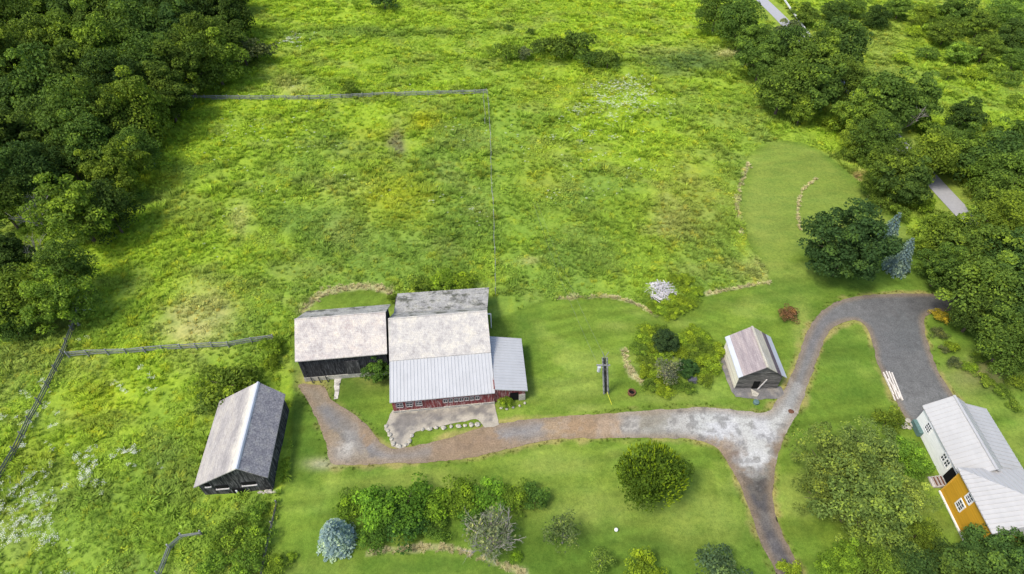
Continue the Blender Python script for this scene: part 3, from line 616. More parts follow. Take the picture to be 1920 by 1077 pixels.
# planks
pl = [((1656,699),(1678,752)),((1661,697),(1683,750)),((1666,698),(1686,748)),((1671,700),(1690,748)),((1664,712),(1692,752)),((1657,704),(1674,742))]
for i, (a, c) in enumerate(pl):
    p, q = at(*a), at(*c); L = (q-p).length; ang = math.atan2(q.y-p.y, q.x-p.x)
    o = MB().box(0, L, -.07, .07, .045, .11+.03*i).build('plank', M['plank']); o.location = (p.x, p.y, 0); o.rotation_euler = (0, 0, ang)
    tag(o, 'long pale plank lying on the asphalt edge, '+['first from the left','second from the left','third from the left','fourth from the left','lying skewed on top, furthest right','shortest of the bundle'][i], 'plank', 'pale planks at the edge of the asphalt')
# brush pile
bp = at(1238, 548); b = MB(); g_ = random.Random(5)
for k in range(190):
    a = g_.uniform(0, 6.28); r = 1.9*math.sqrt(g_.random()); c = Vector((r*math.cos(a)*1.1, r*math.sin(a), .15+.9*(1-(r/1.9)**2)*g_.random()))
    d = Vector((g_.uniform(-1,1), g_.uniform(-1,1), g_.uniform(-.25,.35))).normalized()*g_.uniform(.3,.85)
    m_ = c+d*.1+Vector((0,0,g_.uniform(0,.15))); b.tube([c-d, m_, c+d], [.06,.05,.03], 5)
for k in range(26): 
    a = g_.uniform(0, 6.28); r = 1.4*math.sqrt(g_.random()); b.rock((r*math.cos(a), r*math.sin(a), .25), g_.uniform(.15,.35), k)
o = b.build('brush_pile', plain('bleached_brush', (.52,.50,.50), .85, .5, 5)); o.location = bp; tag(o, 'pile of bleached white brush and rubble at the meadow edge', 'debris pile')
# tarp slab, lid, fire pit, ball, rocks
s = at(1298, 715); o = MB().hexa([(-.55,-.35,0),(.5,-.4,0),(.55,.35,0),(-.5,.4,0),(-.5,-.3,.5),(.45,-.35,.5),(.5,.3,.55),(-.45,.35,.55)]).build('storage_box', M['tarp']); o.location = s; tag(o, 'low dark grey box among the leafy bushes near the small log shed', 'box')
s = at(1184, 738); r0 = empty('fire_pit', s); tag(r0, 'small rusty round fire pit on the lawn right of the twin poles', 'fire pit')
b = MB(); 
for k in range(14):
    t0, t1_ = 2*math.pi*k/14, 2*math.pi*(k+1)/14
    b.hexa([(.48*math.cos(t0),.48*math.sin(t0),0),(.48*math.cos(t1_),.48*math.sin(t1_),0),(.36*math.cos(t1_),.36*math.sin(t1_),0),(.36*math.cos(t0),.36*math.sin(t0),0)]+[(.48*math.cos(t0),.48*math.sin(t0),.4),(.48*math.cos(t1_),.48*math.sin(t1_),.4),(.36*math.cos(t1_),.36*math.sin(t1_),.4),(.36*math.cos(t0),.36*math.sin(t0),.4)])
b.build('ring', M['rust'], r0); MB().tube([(0,0,0),(0,0,.12)], .35, 12).build('ash', M['black'], r0)
s = at(1417, 756); o = MB().tube([(0,0,0),(0,0,.32),(0,0,.36)], [.34,.34,.2], 14).build('well_cap', M['green_lid']); o.location = s; tag(o, 'round grey-green well cap in the grass in front of the small log shed', 'well cap')
s = at(1155, 995); o = MB().tube([(0,0,0),(0,0,.12),(0,0,.26),(0,0,.34)], [.12,.19,.18,.08], 12).build('white_ball', M['trim']); o.location = s; tag(o, 'small white ball lying on the lawn below the round tree', 'ball')
s = at(1483, 772); o = MB().rock((0,0,.06), .3, 3, .35).build('brown_stone', M['rust']); o.location = s; tag(o, 'small brown stone at the mouth of the upper drive branch', 'stone')  # flat brown rock lying on the drive
def stones(L, label, group, rr=(.2,.32)):
    proto = None
    for i, (a, c) in enumerate(sorted(L)):
        o = MB().rock((0,0,.1), rnd.uniform(*rr), 200+i).build('edging_stone', M['rock']); p = at(a, c); o.location = (p.x, p.y, .02); o.rotation_euler = (0,0,rnd.uniform(0,6)); tag(o, label+', '+ORD[i]+' from left', 'stone', group)
stones([(792,806),(806,805),(818,803),(832,803),(846,801),(860,800),(872,799),(884,798),(895,797)], 'cream stone edging the front of the concrete pad', 'stones edging the concrete pad')
stones([(724,800),(727,808),(731,816),(734,824),(738,833),(748,837),(760,835),(768,828),(772,818)], 'cream stone at the lower left pad corner', 'stones round the pad corner')
stones([(935,754),(940,766),(950,768),(962,765),(974,762),(984,757)], 'cream stone edging the planting below the side shed', 'stones below the side shed', (.14,.22))
stones([(1352,660),(1346,662),(1341,668),(1338,675)], 'pale stone in the short curved row left of the small log shed', 'stones beside the log shed', (.16,.24))
stones([(1702,790),(1698,797),(1704,803),(1710,799),(1694,802)], 'tan stone piled at the corner of the white house', 'stones at the house corner', (.2,.34))

# ------------------------------------------------------------------ vegetation
def leaf_material(name, sat=1.0):
    t = NT(name, .8, .06)
    oi = t.n('ShaderNodeObjectInfo'); at_ = t.n('ShaderNodeAttribute', attribute_name='tone')
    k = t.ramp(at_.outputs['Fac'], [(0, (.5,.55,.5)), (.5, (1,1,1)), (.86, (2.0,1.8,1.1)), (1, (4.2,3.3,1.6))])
    c = t.mix(1.0, oi.outputs['Color'], k, 'MULTIPLY')
    t.col(c)
    tr = t.n('ShaderNodeBsdfTranslucent'); t.l(t.mix(1.0, c, (1.25,1.25,.5), 'MULTIPLY'), tr.inputs[0])
    mx_ = t.n('ShaderNodeMixShader'); mx_.inputs[0].default_value = .28
    t.l(t.b.outputs[0], mx_.inputs[1]); t.l(tr.outputs[0], mx_.inputs[2]); t.l(mx_.outputs[0], t.t.nodes['Material Output'].inputs[0]); return t.m
LEAF = leaf_material('leaves')
def leaves(P, N, size, asp, rs):
    """rhombus leaves at P with normals N"""
    n = len(P); N = N/np.maximum(np.linalg.norm(N, axis=1), 1e-6)[:, None]
    a = np.cross(N, rs.normal(size=(n, 3))); a /= np.maximum(np.linalg.norm(a, axis=1), 1e-6)[:, None]; c = np.cross(N, a)
    s = (size*rs.uniform(.65, 1.35, n))[:, None]
    V = np.stack([P-a*s*.5, P-c*s*.5*asp, P+a*s*.5, P+c*s*.5*asp], 1).reshape(-1, 3)
    return V, np.arange(n*4).reshape(-1, 4)
def crown(seed, Rr, zc, rz, nclump, nleaf, size, low=-.45, lobes=.22, tips=0, spread=.30, loose=.0, asp=.62):
    rs = np.random.RandomState(seed); Ps = []; Ns = []; T = []; k = 0
    ph = rs.uniform(0, 6.28, 4)
    while k < nclump:
        d = rs.normal(size=3); d /= np.linalg.norm(d)
        if d[2] < low: continue
        az = math.atan2(d[1], d[0]); lob = 1+lobes*(math.sin(2*az+ph[0])*.4+math.sin(3*az+ph[1])*.5+math.sin(5*az+ph[2])*.35+.5*math.sin(4*d[2]+ph[3]+2*az))
        rad = (rs.uniform(.62, .92) if rs.rand() < .8 else rs.uniform(.2, .6))*lob
        c = np.array([d[0]*Rr*rad, d[1]*Rr*rad, zc+d[2]*rz*rad]); cr = Rr*spread*rs.uniform(.6, 1.15)
        q = rs.normal(size=(nleaf, 3)); q /= np.linalg.norm(q, axis=1)[:, None]; q[:, 2] = np.where(q[:, 2] < -.3, -q[:, 2], q[:, 2])
        rr = cr*rs.uniform(.62, 1.0+loose, nleaf)**.7
        p = c+q*rr[:, None]*np.array([1.12, 1.12, .78])
        p[:, 2] = np.maximum(p[:, 2], .05)
        nn = q*1.0+rs.normal(size=(nleaf, 3))*.75+np.array([0, 0, .45])
        Ps.append(p); Ns.append(nn); T.append(np.clip(.44+rs.normal()*.15+rs.normal(size=nleaf)*.15, 0, .86)); k += 1
    P = np.concatenate(Ps); N = np.concatenate(Ns); T = np.concatenate(T)
    V, Fq = leaves(P, N, size, asp, rs); TT = np.repeat(T, 4)
    if tips:
        d = rs.normal(size=(tips, 3)); d[:, 2] = np.abs(d[:, 2])*.9-.1; d /= np.linalg.norm(d, axis=1)[:, None]
        p = d*np.array([Rr, Rr, rz])*rs.uniform(.90, 1.06, tips)[:, None]+np.array([0, 0, zc])
        out = d*.5+np.array([0, 0, .9]); out /= np.linalg.norm(out, axis=1)[:, None]
        for t_ in range(2):
            a = np.cross(out, rs.normal(size=(tips, 3))); a /= np.linalg.norm(a, axis=1)[:, None]
            L = rs.uniform(.3, .6, tips)[:, None]; W = .085
            v = np.stack([p-a*W, p+a*W, p+a*W*.4+out*L, p-a*W*.4+out*L], 1).reshape(-1, 3)
            Fq = np.concatenate([Fq, np.arange(tips*4).reshape(-1, 4)+len(V)]); V = np.concatenate([V, v]); TT = np.concatenate([TT, np.repeat(np.clip(rs.uniform(.7, 1.25, tips), 0, 1), 4)])
    return V, Fq, TT
def limbs(seed, Rr, zc, rz, r0, nl=7):
    g = random.Random(seed); b = MB(); top = Vector((g.uniform(-.3,.3), g.uniform(-.3,.3), zc+rz*.35))
    mid = Vector((g.uniform(-.2,.2), g.uniform(-.2,.2), zc*.5))
    b.tube([(0,0,-.3), (0,0,.3), mid, top], [r0*1.35, r0, r0*.75, r0*.25], 8)
    for k in range(nl):
        a = 2*math.pi*k/nl+g.uniform(-.4,.4); z0 = zc*.45+g.uniform(0,.3)*zc; rr = Rr*g.uniform(.5,.8); el = g.uniform(.15,.6)
        s0 = Vector((0,0,z0)); e0 = Vector((rr*math.cos(a), rr*math.sin(a), min(z0+rr*el+.4, zc+rz*.6))); m_ = s0.lerp(e0, .5)+Vector((0,0,.25))
        b.tube([s0, m_, e0], [r0*.45, r0*.3, r0*.08], 5)
    return b
PROTO = {}
def mk(kind, variant, seed, cr_args, limb_args=None, bark='bark', nm=('trunk','crown')):
    V, Fq, T = crown(seed, *cr_args[0], **cr_args[1])
    me = new_mesh(nm[1], V, Fq, LEAF, None, 4, {'tone': ('FLOAT', T)}); C.objects.unlink(me)
    tr = None
    if limb_args: tr = limbs(seed, *limb_args).build(nm[0], M[bark]); C.objects.unlink(tr)
    PROTO.setdefault(kind, []).append((me.data, tr.data if tr else None, cr_args[0]))
for i, (nc_, nl_, sz_, sp_, lb_, hh) in enumerate(((92,150,.36,.30,.30,4.3), (150,95,.33,.21,.38,4.1), (60,210,.40,.38,.25,4.6), (120,115,.42,.25,.45,4.0), (105,130,.30,.27,.2,4.8))):
    mk('tree', i, 11+i, ((4.5, 5.0, hh, nc_, nl_, sz_), dict(low=-.85, lobes=lb_, spread=sp_)), (4.5, 5.0, 4.0, .26))
for i in range(2): mk('loose', i, 31+i, ((4.5, 5.6, 3.8, 80, 105, .36), dict(loose=.35, lobes=.45, spread=.21, asp=.55, low=-.7)), (4.5, 5.4, 3.6, .3, 11))
mk('round', 0, 41, ((3.4, 3.1, 2.7, 85, 120, .26), dict(low=-.75, lobes=.22, tips=520)), (3.4, 3.1, 2.7, .2))
mk('dense', 0, 43, ((4.2, 4.0, 3.6, 150, 130, .27), dict(low=-.8, lobes=.16, spread=.2)), (4.2, 4.0, 3.6, .25))
for i in range(3): mk('shrub', i, 51+i, ((1.6, .95, 1.0, 30, 75, .20), dict(low=-.3, lobes=.3, spread=.34)), (1.6, .95, 1.0, .07, 5))
for i in range(2): mk('airy', i, 61+i, ((1.7, 1.6, 1.6, 46, 26, .20), dict(low=-.6, lobes=.25, loose=.5, spread=.26)), (1.7, 1.6, 1.6, .07, 12), 'bark_grey')
def spruce_mesh(seed, Rr, H, tiers, size):
    rs = np.random.RandomState(seed); P = []; N = []; T = []
    for i in range(tiers):
        f = i/tiers; z = .35+f*(H-.5); r = Rr*(1-f)**.75*rs.uniform(.92, 1.05); nb = max(5, int(22*(1-f)+4))
        for k in range(nb):
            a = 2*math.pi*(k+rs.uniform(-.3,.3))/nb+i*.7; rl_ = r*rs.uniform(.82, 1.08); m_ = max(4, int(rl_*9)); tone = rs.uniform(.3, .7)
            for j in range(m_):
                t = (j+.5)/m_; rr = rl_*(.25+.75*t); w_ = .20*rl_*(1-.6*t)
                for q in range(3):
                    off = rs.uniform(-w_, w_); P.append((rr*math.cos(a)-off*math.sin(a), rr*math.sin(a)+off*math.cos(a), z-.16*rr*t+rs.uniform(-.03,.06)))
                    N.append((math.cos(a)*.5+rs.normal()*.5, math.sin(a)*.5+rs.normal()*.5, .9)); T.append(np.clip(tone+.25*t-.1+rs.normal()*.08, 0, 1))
    V, Fq = leaves(np.array(P), np.array(N), size, .5, rs); return V, Fq, np.repeat(np.array(T), 4)
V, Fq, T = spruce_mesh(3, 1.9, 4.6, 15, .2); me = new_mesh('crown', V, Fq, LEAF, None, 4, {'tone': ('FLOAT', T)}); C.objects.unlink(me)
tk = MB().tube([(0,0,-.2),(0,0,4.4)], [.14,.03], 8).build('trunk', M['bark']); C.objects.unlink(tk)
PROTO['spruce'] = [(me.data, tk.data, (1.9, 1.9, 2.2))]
def bare_mesh(seed, H, nb, r0, lv=3, up=.5):
    g = random.Random(seed); b = MB()
    def br(p, d, L, r, l_):
        q = p+d*L; m_ = p.lerp(q, .5)+Vector((g.uniform(-.06,.06), g.uniform(-.06,.06), g.uniform(-.03,.08)))*L; b.tube([p, m_, q], [r, r*.75, r*.45], 4)
        if l_ == 0: return
        for k in range(g.choice((3, 4))):
            t = g.uniform(.35, 1); nd = (d+Vector((g.uniform(-.75,.75), g.uniform(-.75,.75), g.uniform(-.3,.6)))).normalized(); br(p.lerp(q, t), nd, L*g.uniform(.45,.7), r*.5, l_-1)
    for k in range(nb):
        a = 2*math.pi*k/nb+g.uniform(-.2,.2); d = Vector((math.cos(a), math.sin(a), up*g.uniform(.6,1.9))).normalized(); br(Vector((0,0,.1)), d, H*g.uniform(.45,.62), r0, lv)
    return b
for kind, sd_, H_, nb, r0, bm_, up in (('bare', 4, 2.0, 13, .035, 'bark_pale', .9), ('deadtree', 8, 4.0, 5, .09, 'bark_pale', 1.6)):
    o = bare_mesh(sd_, H_, nb, r0, 3, up).build('branches', M[bm_]); C.objects.unlink(o); PROTO[kind] = [(None, o.data, (H_, H_*.5, H_*.5))]
cnt = {}
def plant(kind, px, py, r, tint, label, cat='tree', name=None, group=None, zs=1.0, var=None, hidden_depth=None):
    pl_ = PROTO[kind]; i = cnt.get(kind, 0); cnt[kind] = i+1
    lf, tr, (Rr, zc, rz) = (*pl_[(var if var is not None else i) % len(pl_)][:2], pl_[(var if var is not None else i) % len(pl_)][2][:3])
    s = 1.0
    for _ in range(4):
        p = at(px, py, zc*s*zs); s = r/(F/depth(p))/Rr
    o = empty(name or kind, (p.x, p.y, 0), rnd.uniform(0, 6.28) if kind != 'deadtree' else 0); o.scale = (s, s, s*zs)
    if tr:
        t = bpy.data.objects.new('trunk' if lf else 'branches', tr); C.objects.link(t); t.parent = o
    if lf:
        c = bpy.data.objects.new('crown' if 'shrub' not in (name or kind) and 'bush' not in (name or kind) else 'foliage', lf); C.objects.link(c); c.parent = o
        j = rnd.uniform(-.16, .16); h_ = rnd.uniform(-.09, .06) if kind != 'spruce' else -.02; c.color = (tint[0]*(1+j+h_), tint[1]*(1+j), tint[2]*(1+j-h_*1.5), 1)
    tag(o, label, cat, group); return o
DG = (.066,.112,.024); MG = (.098,.155,.026); LG = (.145,.215,.028); BG = (.200,.285,.026); YG = (.26,.34,.03); GG = (.12,.15,.06)
WOOD = [  # rows of the left wood, top to bottom
 [(20,48,50,MG),(75,22,42,MG),(150,25,45,DG),(215,40,52,MG),(285,18,48,DG),(345,45,46,DG),(400,20,42,DG),(430,22,34,DG)],
 [(20,118,55,MG),(75,95,52,MG),(130,85,50,LG),(195,95,55,LG),(258,72,52,MG),(318,75,48,DG),(372,88,48,MG),(418,80,40,MG)],
 [(25,185,56,DG),(85,165,55,MG),(150,150,55,MG),(215,160,55,DG),(280,135,52,MG),(345,125,50,MG),(400,110,45,LG)],
 [(20,262,58,DG),(80,240,52,DG),(145,235,58,MG),(205,225,50,MG),(262,205,48,LG),(310,180,45,MG)],
 [(15,335,55,DG),(70,315,45,DG),(125,300,40,DG),(165,275,45,MG),(220,320,44,LG),(255,280,38,MG)],
 [(2,385,40,MG),(140,395,62,LG),(205,395,40,DG)],
 [(5,480,40,DG),(125,500,46,MG)],
 [(35,560,56,LG),(105,565,52,LG),(15,600,36,MG)]]
for ri, row in enumerate(WOOD):
    for ci, (a, c, r, t) in enumerate(row):
        plant('tree', a, c, r*1.08, t, f'left wood tree, {ORD[ci]} from the left in the {ORD[ri]} row from the top', 'tree', 'wood_tree', 'trees of the dense left wood', zs=rnd.uniform(.95,1.25))
for i, (a, c, r) in enumerate(((20,-20,50),(110,-25,52),(200,-25,50),(290,-30,50),(370,-25,45),(430,-15,36))):
    plant('tree', a, c, r, DG, f'dark tree at the very top edge of the left wood, {ORD[i]} from the left', 'tree', 'wood_tree', 'trees of the dense left wood')
plant('deadtree', 65, 400, 80, (0,)*3, 'bare dead tree with bleached branches inside the left wood', 'tree', 'dead_tree')
plant('deadtree', 62, 470, 66, (0,)*3, 'grey bare scrub tree below the bleached one in the left wood', 'tree', 'dead_tree')
plant('shrub', 455, 98, 42, GG, 'grey-green round shrub at the tip of the left wood', 'shrub', 'wood_shrub'); plant('shrub', 480, 98, 22, DG, 'small dark shrub at the outermost tip of the left wood', 'shrub', 'wood_shrub')
plant('shrub', 330, 205, 26, DG, 'dark bush on the field side of the left wood near the board fence', 'shrub', 'wood_shrub'); plant('shrub', 235, 370, 26, MG, 'green bush at the field edge of the left wood below its bright tree', 'shrub', 'wood_shrub')
HEDGE = [
 [(1345,22,38,MG),(1385,40,42,MG),(1418,75,36,MG),(1470,72,30,GG),(1430,110,42,MG),(1480,95,48,DG)],
 [(1470,165,50,MG),(1525,110,60,MG),(1575,95,52,DG),(1530,170,50,MG),(1585,150,42,MG),(1505,205,28,LG)],
 [(1610,215,46,LG),(1660,195,58,MG),(1710,190,46,MG),(1640,255,46,MG),(1600,265,26,LG)],
 [(1680,320,52,MG),(1735,300,50,LG),(1695,345,44,DG),(1640,345,28,MG),(1765,280,40,MG)],
 [(1810,285,46,MG),(1860,300,50,DG),(1905,270,40,MG),(1900,340,55,MG),(1850,325,40,LG),(1870,375,40,MG)],
 [(1768,445,46,LG),(1825,465,60,MG),(1880,420,60,LG),(1905,490,66,DG),(1770,500,46,MG)],
 [(1845,540,64,MG),(1900,580,64,DG),(1830,590,44,DG),(1890,645,56,MG)]]
for ri, row in enumerate(HEDGE):
    for ci, (a, c, r, t) in enumerate(row):
        plant('tree', a, c, r*.97, tuple(q*1.12 for q in t), f'roadside tree of the right-hand belt, {ORD[ci]} in the {ORD[ri]} clump from the top', 'tree', 'roadside_tree', 'trees of the belt along the road')
plant('deadtree', 1698, 215, 72, (0,)*3, 'bare bleached tree among green crowns in the right-hand belt', 'tree', 'dead_tree')
HR = [[], [], []]
for i, (a, c, r, t) in enumerate([(1810,215,34,DG),(1645,32,22,DG),(1892,148,20,MG),(1740,100,20,MG),(1690,12,26,MG),(1735,28,24,LG),(1775,60,30,MG),(1795,20,30,MG),(1840,45,32,MG),(1885,20,34,MG),(1905,70,34,DG),(1850,90,30,MG),(1800,100,24,LG),(1750,60,20,LG),
 (1600,12,24,MG),(1565,20,24,DG),(1865,130,20,LG),(1715,60,16,BG),(1690,110,14,BG),(1825,140,18,BG),(1780,140,16,LG),(1905,190,18,LG),(1905,112,22,MG),(1510,28,24,MG)]):
    if i < 2: d = ('dark round tree standing alone beyond the belt', 'small dark conical tree in the clearing near the top edge')[i]
    else: HR[0 if c < 35 else 1 if c < 85 else 2].append((a, c, r, t)); continue
    plant('tree', a, c, r, t, d, 'tree', 'hillside_tree', None, zs=.9)
for ri, row in enumerate(HR):
    for ci, (a, c, r, t) in enumerate(sorted(row)):
        plant('tree' if r > 20 else 'shrub', a, c, r, tuple(q*1.35 for q in t), f'scrub tree on the upper right hillside, {ORD[ci]} from the left in its {["top","middle","lower"][ri]} row', 'tree', 'hillside_tree', 'scrub trees on the upper right hillside', zs=.8 if r > 20 else 1)
# bushes filling the belt
for i, (a, c, r, t) in enumerate([(1560,235,18,BG),(1585,290,18,LG),(1622,300,20,LG),(1655,380,20,MG),(1690,400,20,LG),(1730,385,22,BG),(1560,60,18,LG),(1610,60,14,LG),(1815,338,18,LG),(1850,400,20,LG),(1745,245,24,LG),(1790,255,24,MG),(1870,255,22,LG),(1380,85,18,LG),(1405,118,14,TAN)]):
    plant('shrub', a, c, r, t if t != TAN else GG, 'low bush at the foot of the right-hand tree belt, '+['below the third clump','beside the third clump','left of the fourth','under the fourth clump','left of pale road strip','above pale road strip','near the top road','in the top clearing edge','beyond the road strip','right of the road strip','behind the bare tree','beside the bare tree','right of lone dark tree','at the upper meadow corner','by the dark reeds'][i], 'bush', 'roadside_bush', 'bushes in the tree belt')
# meadow shrubs in a row far up
for a, c, r, t, d, k in [(950,97,26,LG,'olive bush at the left end of the far shrub row','shrub'),(982,102,18,GG,'grey bush second from the left in the far shrub row','shrub'),(1013,88,17,DG,'small dark round bush in the far shrub row','shrub'),(1045,90,34,MG,'tall bush left of centre in the far shrub row','shrub'),
 (1078,85,34,MG,'tallest bush in the far shrub row','shrub'),(1105,110,24,MG,'low bush right of the tallest in the far shrub row','shrub'),(1140,114,25,MG,'round bush at the right end of the far shrub row','shrub'),(655,167,17,LG,'small bush growing in the upper board fence','shrub'),(715,173,6,MG,'tiny bush touching the upper board fence','shrub'),
 (955,52,8,MG,'tiny dark bush left of the two specks above the far shrub row','shrub'),(994,60,9,MG,'tiny dark bush right of the other above the far shrub row','shrub'),(720,2,26,DG,'dark bush cut by the top edge above the meadow','shrub'),(5,100,5,DG,'',''),]:
    if k: plant(k, a, c, r, t, d, 'bush', 'meadow_bush')
# garden and yard
plant('round', 1222, 893, 60, (.09,.155,.018), 'round lawn tree covered in yellow-green shoot tips', 'tree', 'lawn_tree', zs=1.05)
plant('dense', 1592, 458, 82, (.055,.098,.026), 'large dark dense round tree left of the two blue spruces', 'tree', 'dark_tree')
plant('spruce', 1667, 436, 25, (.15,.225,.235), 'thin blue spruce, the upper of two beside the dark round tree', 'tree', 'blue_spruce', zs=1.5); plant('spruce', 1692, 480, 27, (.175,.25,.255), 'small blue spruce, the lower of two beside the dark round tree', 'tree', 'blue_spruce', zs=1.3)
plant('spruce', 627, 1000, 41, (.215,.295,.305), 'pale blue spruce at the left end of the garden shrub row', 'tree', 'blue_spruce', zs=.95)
for a, c, r, t, d in [(660,945,32,BG,'bright bush just right of the pale blue spruce'),(705,955,42,BG,'wide bright bush, second in the garden shrub row'),(762,950,48,BG,'largest bright bush in the garden shrub row'),(760,985,40,MG,'darker bush below the largest one in the garden row'),(815,945,36,BG,'bright bush in the middle of the garden shrub row'),(815,990,26,LG,'low bush below the middle of the garden row'),(868,935,38,BG,'bright bush above the dark gap in the garden row'),
 (878,972,26,LG,'small bush left of the bare grey shrub'),(920,930,34,BG,'bush behind the bare grey shrub'),(965,935,30,BG,'bright bush right of the bare grey shrub'),(1000,930,28,LG,'last bush at the right end of the garden row'),(700,1005,28,LG,'low loose bush above the curved straw edge'),(968,1043,12,YG,'tiny yellow-green bush at the end of the curved straw edge'),(548,1045,10,YG,'tiny bright bush in the lawn at the foot of the brown fence')]:
    plant('shrub', a, c, r*.98, tuple(q*k_ for q, k_ in zip(t, (rnd.uniform(.6,.8), rnd.uniform(.8,.95), 1))), d, 'bush', 'garden_bush', zs=.85)
plant('bare', 924, 1003, 84, (0,)*3, 'bare grey shrub with leafless radiating branches', 'shrub', 'bare_shrub')
plant('airy', 918, 1000, 46, (.16,.19,.10), 'wispy grey-green foliage growing through the bare grey shrub', 'shrub', 'wispy_shrub', zs=.9)
plant('airy', 1057, 1000, 36, (.16,.20,.06), 'loose grey-green sapling right of the garden shrub row', 'tree', 'sapling', zs=1.3)
plant('airy', 1128, 1050, 24, (.16,.23,.04), 'small loose sapling at the bottom between two bigger ones', 'tree', 'sapling'); plant('shrub', 1207, 1062, 30, BG, 'bright green bush at the bottom edge below the round lawn tree', 'bush', 'garden_bush', zs=1.3)
plant('shrub', 1345, 1068, 42, (.08,.13,.06), 'dark bluish bush at the bottom edge left of the drive', 'bush', 'garden_bush', zs=1.2)
plant('shrub', 1478, 1072, 22, BG, 'bright bush overhanging the drive at the bottom edge', 'bush', 'garden_bush')
plant('tree', 708, 690, 27, (.075,.14,.025), 'dark tree in the nook between the black and largest barns', 'tree', 'nook_tree', zs=.9)
for a, c, r, t, d in [(425,725,46,LG,'dark leafy bush behind the upper left corner of the lone weathered barn'),(400,755,28,MG,'smaller bush pressed to the west side of the lone weathered barn'),(512,650,22,BG,'bright bush where the middle board fence ends'),(508,680,14,BG,'small bush under the end of the middle board fence'),(460,705,22,LG,'green bush right behind the lone weathered barn'),
 (480,960,21,(.16,.25,.03),'bush under the front wall of the lone weathered barn'),(430,1000,31,(.16,.25,.03),'bright bush right of the short curved fence'),(480,1010,29,(.16,.25,.03),'bright bush left of the low brown fence'),(400,1055,26,(.16,.25,.03),'bush at the bottom edge right of the short curved fence'),(460,1060,28,(.16,.25,.03),'large bright bush at the bottom edge near the low brown fence'),(520,1060,20,(.16,.25,.03),'bush at the bottom edge right of the low brown fence'),
 (790,533,20,LG,'vine bush behind the left of the largest barn'),(830,528,24,BG,'vine bush behind the middle of the largest barn'),(870,527,22,BG,'vine bush behind the right of the largest barn'),(735,560,10,LG,'small bush in the gap behind the two joined barns'),(947,752,14,BG,'small rounded bush in front of the side shed'),
 (1480,590,17,(.22,.12,.06),'small reddish-brown bush beside the upper drive'),(1664,790,26,LG,'round bush at the end of the asphalt near the white house')]:
    plant('shrub', a, c, r*1.05, t, d, 'bush', 'yard_bush')
for a, c, r, t, d in [(1250,640,25,(.05,.085,.03),'dark dense bush standing in the leafy bed left of the log shed'),(1290,690,20,(.045,.10,.03),'dark green bush right of the twiggy grey one')]:
    plant('dense', a, c, r, t, d, 'bush', 'bed_bush', zs=.9)
plant('airy', 1250, 697, 26, (.18,.19,.11), 'grey twiggy bush in the leafy bed left of the log shed', 'bush', 'bed_bush', zs=.9); plant('bare', 1252, 700, 24, (0,)*3, 'leafless stems poking from the twiggy grey bush', 'shrub', 'bare_shrub')
BED = [(1200,655),(1215,620),(1235,618),(1298,617),(1312,630),(1210,700),(1250,735),(1290,728),(1330,690),(1345,655),(1265,655),(1300,684),(1246,660),(1222,722),(1205,635),(1222,655),(1212,680),(1228,705),(1275,640),(1295,632),(1310,650),(1325,640),(1318,672),(1300,665),(1280,660),(1308,700),(1335,655),(1322,712),(1240,672),(1268,720),(1225,635),(1340,672),(1240,728)]
for i, (a, c) in enumerate(sorted(BED)): plant('shrub', a, c, rnd.uniform(13, 19), BG if i % 3 else LG, f'low leafy bush of the garden bed beside the log shed, {ORD[i]} from the left', 'bush', 'bed_bush', 'low leafy bushes of the garden bed', zs=.7)
for i, (a, c) in enumerate(sorted([(1240,582),(1258,590),(1275,580),(1292,570),(1300,555),(1285,545),(1270,562),(1310,545),(1255,572),(1225,575),(1268,525),(1290,525)])): plant('shrub', a, c, rnd.uniform(12, 17), BG, f'low bright bush by the bleached brush pile, {ORD[i]} from the left', 'bush', 'meadow_bush', 'low bright bushes beside the brush pile', zs=.7)
YB = plant('shrub', 1766, 594, 16, (.34,.27,.03), 'clump of orange-yellow flowers beside the asphalt', 'flowers', 'flower_bush', zs=.8)
for i, (a, c, r, t) in enumerate([(1760,625,14,GG),(1785,650,14,BG),(1790,680,13,GG),(1820,690,15,BG),(1850,715,16,LG),(1880,735,16,LG),(1905,715,18,LG),(1770,655,10,GG),(1835,670,14,LG),(1868,690,14,BG),(1900,760,14,LG)]):
    plant('shrub', a, c, r, t, ['grey-green clump below the orange flowers','bright clump at the left of the border bed','second greyish clump down the border bed','bright clump in the middle of the border bed','broad clump past the middle of the border bed','lower clump of the border bed','clump of the border bed under the big trees','tiny grey clump at the left edge of the border bed','green clump close under the dark trees','bright clump between two green ones in the border bed','last clump at the right edge of the border bed'][i], 'plants', 'border_plant', 'plants of the border below the tree belt', zs=.7)
BR = (.20,.27,.06)
